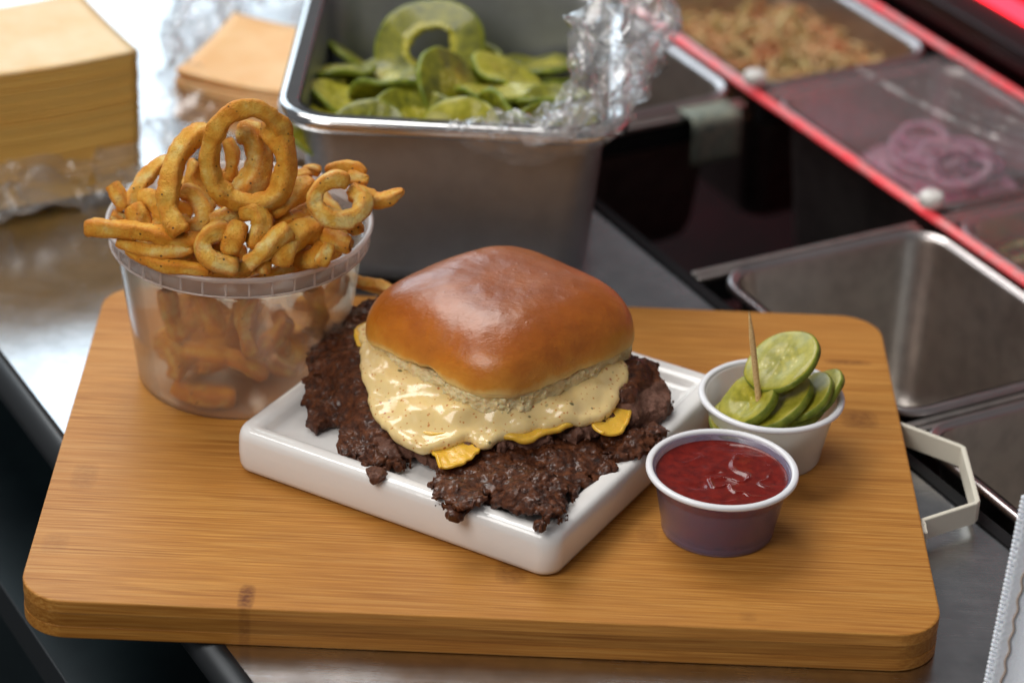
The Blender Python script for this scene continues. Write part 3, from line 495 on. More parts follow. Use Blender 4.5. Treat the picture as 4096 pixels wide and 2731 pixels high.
# ================================================================== SETTING
D2 = np.array([math.cos(CA), math.sin(CA)]); E2 = np.array([math.sin(CA), -math.cos(CA)])   # along / across the prep rail
def st(s, t_): return E2*s+D2*t_
def bar_st(name, s0, s1, t0, t1, z0, z1, mat, parent=None, r=.6, b=.4):
    V, F = rbox(s1-s0, t1-t0, z0, z1, r, b, 3, 0, 0, 0)
    P = np.outer(V[:, 0]+(s0+s1)/2, E2)+np.outer(V[:, 1]+(t0+t1)/2, D2)
    # local x->E2, y->D2 is right-handed
    return mesh(name, np.c_[P, V[:, 2]], F, mat, parent, smooth=False)
ZC = -17.6
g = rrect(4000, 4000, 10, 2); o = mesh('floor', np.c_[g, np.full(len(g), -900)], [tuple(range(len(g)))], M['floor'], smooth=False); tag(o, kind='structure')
# steel countertop: slab between s=-156 and s=181, with a rolled edge on the left
def strip(name, sec, t0, t1, mat, parent=None, smooth=False):
    A = [np.r_[st(s, t0), z] for s, z in sec]; B = [np.r_[st(s, t1), z] for s, z in sec]; n = len(sec)
    F = [(i, (i+1) % n, n+(i+1) % n, n+i) for i in range(n)]+[tuple(range(n-1, -1, -1)), tuple(range(n, 2*n))]
    return mesh(name, np.array(A+B), F, mat, parent, smooth)
ctop = strip('countertop', [(-149, ZC), (175, ZC), (175, -26), (-149, -26)], -420, 900, M['steel_top']); tag(ctop, kind='structure')
a_ = np.radians(np.linspace(90, 270, 9)); sec = [(-149.2+9*math.cos(a), ZC-9+8.9*math.sin(a)) for a in a_]
nose = strip('rolled_edge', sec[::-1], -420, 900, M['nose'], smooth=True); tag(nose, kind='structure')
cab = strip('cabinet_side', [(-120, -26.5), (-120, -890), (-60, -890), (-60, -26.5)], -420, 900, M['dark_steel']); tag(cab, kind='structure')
led_ = strip('cabinet_ledge', [(-176, -98), (-121, -96), (-121, -104), (-176, -106)], -420, 900, M['dark_steel']); tag(led_, kind='structure')
lip2 = strip('cabinet_trim', [(-177.4, -97), (-176.6, -97), (-176.6, -115), (-177.4, -115)], -420, 900, M['nose']); tag(lip2, kind='structure')
gas = strip('black_edge_strip', [(175.3, ZC+1.0), (182, ZC+.6), (182, -60), (175.3, -60)], -420, 900, M['black']); tag(gas, kind='structure')
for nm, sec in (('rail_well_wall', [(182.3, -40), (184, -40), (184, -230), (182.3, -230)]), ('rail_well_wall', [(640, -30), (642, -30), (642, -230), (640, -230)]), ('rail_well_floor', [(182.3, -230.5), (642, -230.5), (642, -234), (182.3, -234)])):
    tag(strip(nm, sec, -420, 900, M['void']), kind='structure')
# dividers along the rail
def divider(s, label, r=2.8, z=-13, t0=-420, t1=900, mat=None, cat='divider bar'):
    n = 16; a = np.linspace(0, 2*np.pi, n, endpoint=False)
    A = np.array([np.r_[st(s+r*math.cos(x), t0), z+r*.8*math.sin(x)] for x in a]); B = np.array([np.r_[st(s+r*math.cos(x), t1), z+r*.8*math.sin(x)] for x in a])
    V, F = loft([B, A]); return tag(mesh('divider_bar', V, F, mat or M['painted_red_glow']), label, cat)
divider(326, 'long rounded steel divider with painted red glow between the front and back food pans')
divider(463, 'second long divider with painted red glint just below the dark lid')
# cross bars
for (t_, s0, s1, lab) in ((297, 184, 319, 'cross bar behind the black empty slot with tape hanging from it'), (130, 184, 319, 'cross bar between the black empty slot and the empty steel pan'), (-36, 184, 319, 'cross bar to the right of the cream board handle'), (300, 332, 457, 'cross bar between the cabbage pan and the red onion pan'), (131, 332, 457, 'cross bar between the onion pan and the green pepper pan')):
    b = empty('cross_bar', lab, 'cross bar')
    bar_st('bar_flange', s0, s1, t_+.5, t_+4, -21, ZC+.6, M['steel_rail'], b, 1.5, .6)
    bar_st('bar_flange', s0, s1, t_-4, t_-.5, -21, ZC, M['steel_rail'], b, 1.5, .6)
    bar_st('bar_web', s0, s1, t_-3, t_+3, -34, -21.3, M['black'], b)
for (s, t_, lab) in ((326, 298, 'round white bolt cap where the tape hangs on the rail'), (326, 131, 'round white bolt cap at the corner of the onion pan')):
    V, F = lathe([(0, -2.5), (5.0, -2.5), (6.2, -4), (6.4, -9), (0, -9)], 20); p = st(s, t_); tag(mesh('bolt_cap', V, F, M['bolt'], loc=(p[0], p[1], 2)), lab, 'bolt cap')
# food pans set in the rail
def pan_shell(name, w_, d_, depth, taper, r, parent, mat, rim=6.0, zt=0.0, matrim=None, rot=None, ctr=(0, 0), lipz=1.6):
    """open pan: inner skin, outer skin; returns nothing, adds body and rim parts"""
    def ring(k, z, rr): o = rrect(w_-2*k, d_-2*k, max(rr-k*.3, 3), 8); return np.c_[o, np.full(len(o), z)]
    th = 1.0; R = []
    for k, z in ((0, zt-.5), (1.0, zt-4), (taper*.95, zt-depth+14), (taper+2, zt-depth+6), (taper+7, zt-depth+1.5), (taper+14, zt-depth)): R.append(ring(k+th, z+th, r))
    inner = R
    outer = [np.c_[q[:, :2]*(1+2*th/np.array([w_, d_])), q[:, 2]-th] for q in R]
    V, F = loft(outer[::-1]+inner[:0], True, False); V2, F2 = loft(inner, False, True)
    V, F = merge([(V, F), (V2, F2)])
    c_, s_ = (math.cos(rot), math.sin(rot)) if rot is not None else (1, 0)
    def X(V): return np.c_[V[:, 0]*c_-V[:, 1]*s_+ctr[0], V[:, 0]*s_+V[:, 1]*c_+ctr[1], V[:, 2]]
    b = mesh('pan_body', X(V), F, mat, parent)
    prof = [(0.8, -1.5), (0.2, .2), (-.8, 1.1), (-rim*.5, 1.0), (-rim*.62, 1.9), (-rim*.85, 2.0), (-rim-.3, 1.0), (-rim-.9, -.6), (-rim-.8, -lipz), (-rim+.2, -lipz-.3), (-rim*.86, -.2), (-rim*.4, 0), (-.6, -.2)]
    R = [];
    for k, dz in prof: o = rrect(w_-2*k, d_-2*k, r-k, 8); R.append(np.c_[o, np.full(len(o), zt+dz)])
    V, F = loft(R[::-1], closed=True); mesh('pan_rim', X(V), F, matrim or mat, parent)
RA = CA-math.pi/2
def rail_pan(s0, s1, t0, t1, label, depth=95, mat=None):
    c = st((s0+s1)/2, (t0+t1)/2); e = empty('food_pan', label, 'steel pan')
    pan_shell('pan', s1-s0-10, t1-t0-10, depth, 8, 17, e, mat or M['steel_rail'], 4.5, ZC+1.5, M['steel_bar'], RA, c); return e
rail_pan(190, 321, 302, 460, 'food pan far left of the rail behind the cling film')
rail_pan(190, 321, -31, 125, 'empty shiny steel pan right behind the cutting board corner')
rail_pan(190, 321, -200, -41, 'brown tinted empty pan beyond the cream handle')
rail_pan(331, 458, 305, 460, 'steel pan holding shredded cabbage')
rail_pan(331, 458, 136, 294, 'steel pan of red onion rings under stretched film')
rail_pan(331, 458, -31, 125, 'pan of green peppers at the right edge of the picture')
for t0_, t1_, lab in ((135, 296, 'clear lid lying over the red onion pan'), (-32, 127, 'clear lid over the green pepper pan')):
    o = bar_st('clear_lid', 331, 459, t0_, t1_, -13.5, -11.8, M['lid_clear'], None, 2, .3); tag(o, lab, 'clear lid')
# dark things inside the empty slot
for (s, t_, r_, h, lab, col) in ((215, 262, 34, 120, 'dark green tub standing deep in the black slot', (.010, .018, .013)), (282, 185, 40, 130, 'dark red tub deep in the black slot', (.05, .004, .008))):
    V, F = lathe([(r_*.8, 0), (r_, h), (r_+2, h), (r_+2, h-5), (r_+1, h-6)], 32); p = st(s, t_)
    tag(mesh('storage_tub', V, F, simple('tub_tone', col, .4), loc=(p[0], p[1], -230)), lab, 'tub')
# tape on the cross bar
V = []; n = 14
for i in range(n):
    for j in range(5):
        u = i/(n-1); s = 292+j*8; t_ = 297+(5-10*u if u < .5 else 0); z = ZC+1.8
        if u < .55: t_ = 308-u*40; zz = ZC+1.6
        else: t_ = 283.5; zz = ZC+1.6-(u-.55)*62
        p = st(s-14, t_+.4*math.sin(j)); V.append((p[0], p[1], zz+.3*math.sin(i*1.3+j)))
o = mesh('masking_tape', V, grid_faces(n, 5), M['tape']); tag(o, 'worn greenish masking tape label hanging over the cross bar', 'tape')
mod = o.modifiers.new('s', 'SOLIDIFY'); mod.thickness = .0004
# ---- lid with red light
lid = empty('rail_lid', 'dark folded lid frame with red light strip above the back pans', 'lid')
bar_st('lid_frame', 472, 500, -420, 900, -8, 6, M['lid'], lid, 3, 2)
bar_st('lid_frame', 515, 545, -420, 900, 2, 16, M['lid'], lid, 3, 2)
bar_st('light_strip', 502, 513, -420, 900, 2, 9, M['red_light'], lid, 2, 1)
bar_st('lid_panel', 547, 760, -420, 900, 8, 24, simple('pinkish_steel_panel', (.5, .38, .40), .35, .7), lid, 3, 2)
tube = strip('red_tube_light', [(560+5*math.cos(a), 175+5*math.sin(a)) for a in np.linspace(0, 2*np.pi, 12, endpoint=False)], -500, 900, M['dim_red'], smooth=True)
tag(tube, 'red tube light running above the rail lid', 'tube light')

# ================================================================== CUTTING BOARD
board = empty('cutting_board', 'rounded bamboo cutting board with cream metal handle, carrying the whole meal', 'cutting board')
BY = .0093; BO = np.array([-180.8, -126.9]); BW, BD = 361.4, 261.0
bc = BO+np.array([math.cos(BY), math.sin(BY)])*BW/2+np.array([-math.sin(BY), math.cos(BY)])*BD/2
for i, (z0, z1, inset, mt) in enumerate(((-5.6, 0, 0, 'bamboo1'), (-11.8, -5.65, .12, 'bamboo2'), (-17.3, -11.85, .0, 'bamboo3'))):
    R = []
    prof = [(z0, .25 if i == 2 else .1), (z0+(.6 if i == 2 else .12), 0)] + ([(z1-.7, 0), (z1-.25, .18), (z1, .8)] if i == 0 else [(z1-.12, 0), (z1, .1)])
    for z, k in prof:
        o = rrect(BW-2*(inset+k), BD-2*(inset+k), 19-k, 14); R.append(np.c_[o, np.full(len(o), z)])
    V, F = loft(R); V = np.c_[V[:, 0]*math.cos(BY)-V[:, 1]*math.sin(BY)+bc[0], V[:, 0]*math.sin(BY)+V[:, 1]*math.cos(BY)+bc[1], V[:, 2]]
    mesh('board_ply', V, F, M[mt], board, smooth=False)
# handle: flat band bent into a trapezoid
HP = [(178.2, 44.3), (181.4, 44.6), (204.9, 27.6), (206.6, 24.5), (207.0, -15.0), (205.3, -18.3), (183.2, -32.2), (179.5, -32.0)]
HP = np.array([(179.0, 46.2), (204.0, 28.9), (205.6, 27.2), (206.6, -16.0), (205.4, -18.0), (181.6, -33.2), (181.8, -37)])
def band(P, th, z0, z1):
    P = np.asarray(P, float); T = np.gradient(P, axis=0); T /= np.linalg.norm(T, axis=1)[:, None]; N = np.c_[T[:, 1], -T[:, 0]]; R = []
    for p, nn in zip(P, N):
        a, b = p+nn*th/2, p-nn*th/2; e = .35
        R.append(np.array([(*(a-nn*e), z0), (*a, z0+e), (*a, z1-e), (*(a-nn*e), z1), (*(b+nn*e), z1), (*b, z1-e), (*b, z0+e), (*(b+nn*e), z0)]))
    return loft(R)
V, F = band(spline(HP, 1), 2.2, -13.6, -3.4); mesh('handle', V, F, M['handle'], board, smooth=False)
V, F = rbox(3, 9, -13.5, -3.5, .6, .4, 3, 181.2, -39.2); mesh('handle_tab', V, F, M['handle'], board, smooth=False)

# ================================================================== PLATE
PC = np.array([-3.2, 5.8]); PR = math.atan2(-71, 129); S_ = 155.0
pl = []
def pring(k, z, r):
    o = rrect(S_-2*k, S_-2*k, max(r-1.5-k*.5, 2.0), 12); sag = 0
    return np.c_[o, np.full(len(o), z)]
for k, z, r in ((6, 0, 9), (3.0, .3, 10), (1.1, 1.8, 10), (.5, 4, 10), (0.15, 9, 10), (0.2, 15.5, 10), (.7, 18.0, 10), (1.7, 19.6, 10), (3.2, 20.2, 9.5), (6.5, 20.2, 9), (8.6, 19.8, 8), (10.2, 18.6, 7), (11.4, 17.0, 7), (12.8, 16.0, 7), (14.5, 15.6, 7), (20, 15.5, 7)): pl.append(pring(k, z, r))
V, F = loft(pl); c_, s_ = math.cos(PR), math.sin(PR)
V[:, 2] += .35*fbm(V[:, 0], V[:, 1], V[:, 2]*.3, 45, 2, 5)*np.clip(V[:, 2]/5, 0, 1)
dn = fbm(V[:, 0], V[:, 1], V[:, 2], 50, 2, 9)*.5; V[:, 0] += dn*np.sign(V[:, 0]); V[:, 1] += dn*np.sign(V[:, 1])
V = np.c_[V[:, 0]*c_-V[:, 1]*s_+PC[0], V[:, 0]*s_+V[:, 1]*c_+PC[1], V[:, 2]]
tag(mesh('square_plate', V, F, M['ceramic']), 'square white glazed plate with raised rim under the burger', 'plate')

# ================================================================== BURGER
burger = empty('hamburger', 'smash burger with glossy square bun, lacy dark patties, yellow cheese and speckled sauce', 'burger', (0, 20, 15.6))
BL = Vector((0, 20, 15.6))
def bpart(name, V, F, mat, **k):
    V = np.asarray(V)-np.array(BL); return mesh(name, V, F, mat, burger, **k)
# -- top bun
def bun():
    nt, cx, cy = 256, 1.8, 20.2; th = np.linspace(0, 2*np.pi, nt, endpoint=False)
    u = np.cos(th-np.pi/4); v = np.sin(th-np.pi/4); n_ = 3.9; a = 48.2
    Rr = a/(np.abs(u)**n_+np.abs(v)**n_)**(1/n_)
    Rr = Rr*(1+.018*fbm(np.cos(th)*2, np.sin(th)*2, 0, 1, 2, 3))
    prof = []
    for f_ in np.linspace(0, 1, 46):
        ph = f_*np.pi/2; prof.append((math.sin(ph)**(2/2.75), 46+28.2*math.cos(ph)**(2/2.35)))
    for f_ in np.linspace(.04, 1, 18):
        ph = f_*np.pi/2; prof.append((1-.075*(1-math.cos(ph)), 46-2.6*math.sin(ph)))
    for f_ in np.linspace(.1, 1, 6): prof.append((.925*(1-f_*.97), 43.4-.3*f_))
    rho = np.array([p[0] for p in prof]); zz = np.array([p[1] for p in prof])
    up_ = np.where(zz > 46, (zz-46)/35.0, 0)**1.5; Rl = Rr[:, None]*(1-.2*up_[None, :])+Rr.mean()*.2*up_[None, :]
    X = cx+np.cos(th)[:, None]*Rl*rho[None, :]; Y = cy+.93*np.sin(th)[:, None]*Rl*rho[None, :]
    Z = np.tile(zz, (nt, 1))+.036*(X-cx)+.007*(Y-cy)
    # shallow dent on top, soft ridges
    Z += -1.0*np.exp(-((X-6)**2+(Y-16)**2)/(2*13**2))*(zz > 60)+1.0*fbm(X, Y, Z, 24, 2, 11)*(zz > 45)+.28*fbm(X, Y, Z, 6, 3, 12)*(zz > 44)
    dz = np.clip((52-zz)/10, 0, 1)
    wob = fbm(X, Y, Z*.6, 9, 3, 21)*dz*(1.6)
    X += np.cos(th)[:, None]*wob; Y += np.sin(th)[:, None]*wob; Z += dz*fbm(X, Y, Z, 14, 3, 31)*2.0*(rho > .8)
    lf = np.exp(-((np.degrees(th)-228)/34)**2)*3.8+np.exp(-((np.degrees(th)-312)/26)**2)*2.2
    Z += (np.clip((52-zz)/7, 0, 1)*(rho > .5))[None, :]*lf[:, None]*(1+.35*fbm(np.cos(th)*6, np.sin(th)*6, 0, 1, 3, 15))[:, None]
    h = zz-43.4
    crumb = np.interp(h, [-1, 0, 1.2, 2.8, 6.0, 11, 18, 30], [1, 1, .90, .72, .58, .46, .30, .02])
    cr = np.tile(crumb, (nt, 1))
    cr = cr+.05*fbm(X, Y, Z, 10, 2, 41)
    V = np.stack([X, Y, Z], -1).reshape(-1, 3)
    F = grid_faces(nt, len(rho), True, False)
    o = bpart('top_bun', V, F, M['bun'])
    at = o.data.attributes.new('crumb', 'FLOAT', 'POINT'); at.data.foreach_set('value', cr.ravel().astype(np.float32))
    return cx, cy, Rr, th
bcx, bcy, bR, bth = bun()
def slab(name, edge, mid, thick, mat, h=.8, ragn=(0, 0), n3=(0, 3), rnd=.8, zr=None, pad=8, cells=0, holes=None, seed=0, inner=None, extra=None, mid_p=3.0, fold=0.0):
    E = spline(np.array(edge)[:, :2], 5, True); x0, y0 = E.min(0)-pad; x1, y1 = E.max(0)+pad
    xs = np.arange(x0, x1, h); ys = np.arange(y0, y1, h); X, Y = np.meshgrid(xs, ys, indexing='ij')
    q = polysdf(X, Y, E)
    if ragn[0]: q = q+ragn[0]*fbm(X, Y, seed, ragn[1], 4, seed+1, .6)
    H = idw(X, Y, mid, mid_p)+fold*fbm(X, Y, seed, 13, 2, seed+8); T = thick(X, Y, q) if callable(thick) else np.full(X.shape, float(thick))
    ins = q < 3
    z0 = (H-T)[ins].min()-4; z1 = (H+T)[ins].max()+4; zs = np.arange(z0, z1, h)
    X3, Y3, Z3 = X[:, :, None], Y[:, :, None], zs[None, None, :]
    a = (q+T*rnd)[:, :, None]; b = np.abs(Z3-H[:, :, None])-(T*(1-rnd))[:, :, None]
    f = np.sqrt(np.maximum(a, 0)**2+np.maximum(b, 0)**2)+np.minimum(np.maximum(a, b), 0)-(T*rnd)[:, :, None]
    if holes is not None: f = np.maximum(f, holes(X, Y, q)[:, :, None]+0*Z3)
    if extra is not None: f = extra(f, X3, Y3, Z3)
    k = np.abs(f) < 4.5; I = np.nonzero(k); px, py, pz = xs[I[0]], ys[I[1]], zs[I[2]]
    if n3[0]: f[k] += n3[0]*fbm(px, py, pz, n3[1], 5, seed+5, .68)
    if cells: f[k] += cells*(worley(px, py, pz, 2.0, seed)-.45)*np.clip(.8+2.2*fbm(px, py, pz, 11, 2, seed+77), .15, 1.5)
    V, Q = surface_nets(f, (xs[0], ys[0], zs[0]), h)
    o = bpart(name, V, Q, mat)
    if inner is not None:
        val = inner(V[:, 0], V[:, 1], V[:, 2]); at = o.data.attributes.new('inner', 'FLOAT', 'POINT'); at.data.foreach_set('value', val.astype(np.float32))
    return o
cB = [(x, y, z) for x, y, z in B_EDGE]+[(x, y, z-6.5) for x, y, z in S_EDGE]+[(-18, -46, 16.5), (-12, -44, 17), (-22, -42, 18), (0, 20, 33.5), (-25, 10, 33), (25, 10, 33), (0, 45, 34), (-35, 30, 33), (35, 30, 34)]
cB = [c for c in cB]
def lacy(th, deep, sc_, seed):
    def f(X, Y, q):
        n = fbm(X, Y, seed*3.3, sc_, 3, seed); lim = np.interp(-q, [0, deep], [th, 1.2]); return (n-lim)*6
    return f
slab('patty', B_EDGE, cB, lambda X, Y, q: np.interp(-q, [0, 6, 14], [2.0, 3.4, 4.4])+np.where((X > 45) & (Y < 20), 1.8, 0)+np.where((X > 5) & (Y < -22), .8, 0), M['meat'], .56, (7.5, 13), (2.0, 4.5), .7, cells=.7, holes=lacy(.14, 15, 5, 3), seed=3,
     inner=lambda x, y, z: np.clip(np.where((x > 52) & (z < 33.5), .75, 0)+np.where((x > 2) & (x < 52) & (y < -26) & (z > 19), .8, 0)+np.where((x > -48) & (x < -8) & (y < -37), .62, 0), 0, 1), mid_p=4.0, fold=3.2)
cA = [(x, y, z) for x, y, z in A_EDGE]+[(0, 0, 20), (0, 40, 21), (20, -40, 21), (40, -20, 20.5), (0, -55, 21.5), (-40, -10, 19.5), (12, -65, 22.5), (50, 10, 20), (-30, 20, 20)]
slab('patty', A_EDGE, cA, lambda X, Y, q: np.interp(-q, [0, 8, 16], [1.7, 2.6, 3.4]), M['meat'], .56, (8.5, 11), (2.2, 4.5), .7, cells=.7, holes=lacy(.14, 18, 5, 9), seed=9,
     inner=lambda x, y, z: np.where((x > 62), .35, 0)*1.0, mid_p=4.0, fold=4.0)
for k_, (E_, sd) in enumerate(((SH_A, 51), (SH_B, 55), (SH_C, 59), (SH_D, 63))):
    cx_ = np.mean([[x, y] for x, y, z in E_], 0); mz = np.mean([z for x, y, z in E_])
    slab('crust_flap', E_, [(x, y, z) for x, y, z in E_]+[(cx_[0], cx_[1], mz+1.5)], lambda X, Y, q: np.interp(-q, [0, 6], [1.0, 2.0]), M['meat'], .56, (5.0, 8), (2.2, 6.0), .7, cells=1.2, holes=lacy(.12, 9, 4, sd), seed=sd, inner=lambda x, y, z: x*0, mid_p=3.0, fold=2.2)
# -- cheese under the sauce and between the patties
cC = [(x, y, z) for x, y, z in C1_EDGE]+[(0, 20, 38), (-25, 10, 37.6), (25, 10, 38), (0, -15, 37), (-30, -15, 34), (30, -12, 36), (0, 45, 38.5)]
slab('cheese_slice', C1_EDGE, cC, lambda X, Y, q: np.full(X.shape, 1.3)+np.where(X > 38, .5, 0), M['cheese'], .6, (.8, 10), (.7, 9), .9, seed=14, mid_p=4.0)
cC2 = [(x, y, z) for x, y, z in C2_EDGE]+[(0, -10, 26)]
slab('cheese_slice', C2_EDGE, cC2, 1.6, M['cheese'], .7, (.8, 9), (.8, 7), .9, seed=17)
def drape(pts, seed):
    Pt = np.array(pts).reshape(4, 3, 3); R1 = np.stack([spline(Pt[:, j], 9) for j in range(3)], 1); G = np.stack([spline(R1[i], 9) for i in range(len(R1))], 0)
    vv_ = np.linspace(0, 1, G.shape[0])[:, None]; sh_ = 12.0*(1-vv_)**.8+.5; G[..., 1] += .875*sh_; G[..., 2] -= .484*sh_
    cu = (np.linspace(-1, 1, G.shape[1])[None, :]**4)*vv_**3; G[..., 2] += 2.2*cu; n_ = fbm(G[..., 0], G[..., 1], G[..., 2], 5, 2, seed); G[..., 1] += 2.4*n_; G[..., 2] += .8*n_
    e = np.linspace(-1, 1, G.shape[1])[None, :]**2*np.linspace(0, 1, G.shape[0])[:, None]; G[..., 2] += 1.2*e*fbm(G[..., 0], G[..., 1], 0, 5, 2, seed+3)
    o = bpart('cheese_slice', G.reshape(-1, 3), grid_faces(G.shape[0], G.shape[1]), M['cheese']); md = o.modifiers.new('s', 'SOLIDIFY'); md.thickness = .0014; md.offset = 0
    sb_ = o.modifiers.new('b', 'SUBSURF'); sb_.levels = 1; sb_.render_levels = 2
drape(DR_R, 5); drape(DR_F, 9)
# -- sauce
cS = [(x, y, z-1.2) for x, y, z in S_EDGE]+[(0, 20, 41), (-25, 10, 40.5), (25, 10, 41), (-5, -12, 40), (4, -26, 38.5), (-25, -12, 39.0), (-30, -26, 35.5), (-12, -28, 37), (20, -18, 39.5), (38, -10, 39.5), (30, -22, 37), (45, 5, 41), (-45, 5, 40), (-40, -10, 38), (0, 45, 42)]
slab('sauce', S_EDGE, cS, lambda X, Y, q: np.interp(-q, [0, 3, 8, 16], [2.5, 2.8, 2.6, 2.2])+.5*fbm(X, Y, 0, 14, 2, 8), M['sauce'], .68, (2.2, 13), (.6, 15), .95, seed=23, mid_p=3.4)
# -- torn crumb below the bun
ring = np.stack([bcx+np.cos(bth[::6])*bR[::6]*.972, bcy+.93*np.sin(bth[::6])*bR[::6]*.972], 1)
slab('torn_crumb', ring, [(x, y, 40.6+.036*x+.0*(y-20)) for x, y in ring], lambda X, Y, q: np.full(X.shape, 4.8), M['crumb'], .6, (2.2, 7), (2.0, 2.4), .3, seed=29)
# -- loose crumb of beef on the plate rim
def blob(name, c, R, mat, seed, sq=.55, h=.5, label=None, cat=None):
    xs = np.arange(-R*1.6, R*1.6, h); X, Y, Z = np.meshgrid(xs, xs, xs, indexing='ij')
    f = np.sqrt((X/1.45)**2+Y**2+(Z/sq)**2)-R*.62+R*.75*fbm(X, Y, Z, R*.9, 3, seed, .6)+1.0*(worley(X.ravel(), Y.ravel(), Z.ravel(), 2.4, seed).reshape(X.shape)-.45)
    V, Q = surface_nets(f, (xs[0],)*3, h); o = mesh(name, V, Q, mat, loc=c)
    at = o.data.attributes.new('inner', 'FLOAT', 'POINT'); at.data.foreach_set('value', np.full(len(V), .35, np.float32)); return tag(o, label, cat)
blob('beef_crumb', (-45.5, -57.5, 21.3), 6.2, M['meat'], 44, label='loose beef crumb fallen on the front left rim of the plate', cat='crumb')
# ================================================================== TUB OF CURLY FRIES
TC = (-113.0, 60.0)
tub = empty('deli_tub', 'cloudy plastic tub heaped with curly fries at the left of the board', 'tub', (TC[0], TC[1], 0))
RR, RB, TH = 57.8, 45.2, 75.5
outer = [(0.01, 1.2), (38, 1.2), (39.5, .2), (RB-1.2, .2), (RB-.3, .7), (RB, 2.0), (RR-4.6, TH-13), (RR-4.3, TH-9.5), (RR-2.6, TH-9.0)]
inner = [(x-.9, z+.9) for x, z in outer][::-1]; inner[-1] = (0.01, 2.1); inner[0] = (RR-3.4, TH-9.0)
V, F = lathe(outer+inner, 128); mesh('tub_wall', V, F, M['tub'], tub)
rimp = [(RR-3.4, TH-9.2), (RR-2.4, TH-9.2), (RR-1.7, TH-2.6), (RR-.6, TH-2.4), (RR, TH-1.8), (RR+.1, TH-.6), (RR-.5, TH), (RR-1.4, TH+.1), (RR-2.3, TH-.6), (RR-2.9, TH-2.2), (RR-3.6, TH-9.2)]
V, F = lathe(rimp[::-1], 128); V = V.reshape(128, len(rimp), 3); F = grid_faces(128, len(rimp), True, True); mesh('tub_rim', V.reshape(-1, 3), F, M['tub_rim'], tub)
V0, F0 = rbox(.8, .9, -3.3, 3.3, .2, .1, 2); rib = None
for i in range(36):
    a = 2*math.pi*i/36
    if rib is None: rib = mesh('tub_rib', V0, F0, M['tub_rim'], tub, smooth=False)
    else: r2 = rib.copy(); COL.objects.link(r2); rib = r2
    rib.location = Vector(((RR-1.75)*math.cos(a), (RR-1.75)*math.sin(a), TH-5.9))*MM; rib.rotation_euler = (0, .0, a)
# skirt ring at the bottom of the ribs
V, F = lathe([(RR-2.6, TH-9.7), (RR-1.5, TH-9.7), (RR-1.3, TH-8.9), (RR-2.6, TH-8.9)][::-1], 96); F = grid_faces(96, 4, True, True); mesh('tub_ledge', V, F, M['tub_rim'], tub)
def inside(P, r):
    P = np.array(P, float)
    for p in P:
        if p[2] < TH+1 and math.hypot(p[0]-TC[0], p[1]-TC[1]) < RR+8:
            p[2] = max(p[2], r+2.5); lim = RB-1.2+(RR-4-RB)*min(p[2]/(TH-12), 1)-r*1.25-.8
            d = p[:2]-np.array(TC); L = np.linalg.norm(d)
            if L > lim: p[:2] = np.array(TC)+d*lim/L
    return P
def fry(label, r, pts, tip, seed, mat=None, group=None):
    P = np.array(pts)
    if 'behind the bun' not in label: P = inside(P, r)
    n = max(5, int(np.linalg.norm(np.diff(P, axis=0), axis=1).mean()/.9)); C = spline(P, n); L = np.r_[0, np.cumsum(np.linalg.norm(np.diff(C, axis=0), axis=1))]; u = L/L[-1]
    rr = r*1.0*(1+.13*vnoise(L/7.0, seed*3.7, 0)+.05*vnoise(L/2.2, seed*1.7, 0))
    e = min(.35, r*.6/L[-1]); k0 = np.clip(u/e, 0, 1); k1 = np.clip((1-u)/e, 0, 1)
    rr *= (tip[0]+(1-tip[0])*np.sqrt(1-(1-k0)**2))*(tip[1]+(1-tip[1])*(np.sqrt(1-(1-k1)**2) if tip[1] > .3 else np.clip((1-u)/.8, 0, 1)**.5))
    # extra rings to round the cut ends
    V, F = sweep(C, rr, 24, noise=r*.12, ns=2.0, seed=seed, square=1.0, twist=1.2*math.sin(seed))
    V = V+np.stack([fbm(V[:, 0], V[:, 1], V[:, 2], 6, 2, seed+k) for k in (50, 60, 70)], 1)*r*.13
    c = C.mean(0); o = mesh('curly_fry', V-c, F, mat or M['fry'][seed % 3], loc=c)
    a0 = np.tile(np.linspace(0, 2*np.pi, 24, endpoint=False), len(C)); up = np.repeat(u*L[-1], 24); tl = L[-1]-up
    ts = (.5*(1-np.cos(4*a0)))**1.3*.75+.35*(np.cos(a0+seed) > .3)*.6+.6*np.exp(-np.minimum(up, tl)/2.0)
    at = o.data.attributes.new('toast', 'FLOAT', 'POINT'); at.data.foreach_set('value', ts.astype(np.float32)); return tag(o, label, 'french fry', group or 'curly fries heaped in the tub')
for i, (lab, r, pts, tip) in enumerate(FRIES):
    fry(lab, r, pts, tip, i+1)
# wet white flesh of the broken fry
def soft(name, c, R, mat, seed, sc_=(1, 1, 1)):
    n1, n2 = 24, 16; th = np.linspace(0, 2*np.pi, n1, endpoint=False); ph = np.linspace(.05, np.pi-.05, n2)
    A, B = np.meshgrid(th, ph, indexing='ij'); V = np.stack([np.cos(A)*np.sin(B)*sc_[0], np.sin(A)*np.sin(B)*sc_[1], np.cos(B)*sc_[2]], -1).reshape(-1, 3)*R
    V = V*(1+.3*fbm(V[:, 0], V[:, 1], V[:, 2], R*.8, 3, seed))[:, None]; return mesh(name, V, grid_faces(n1, n2, True, False), mat, loc=c)
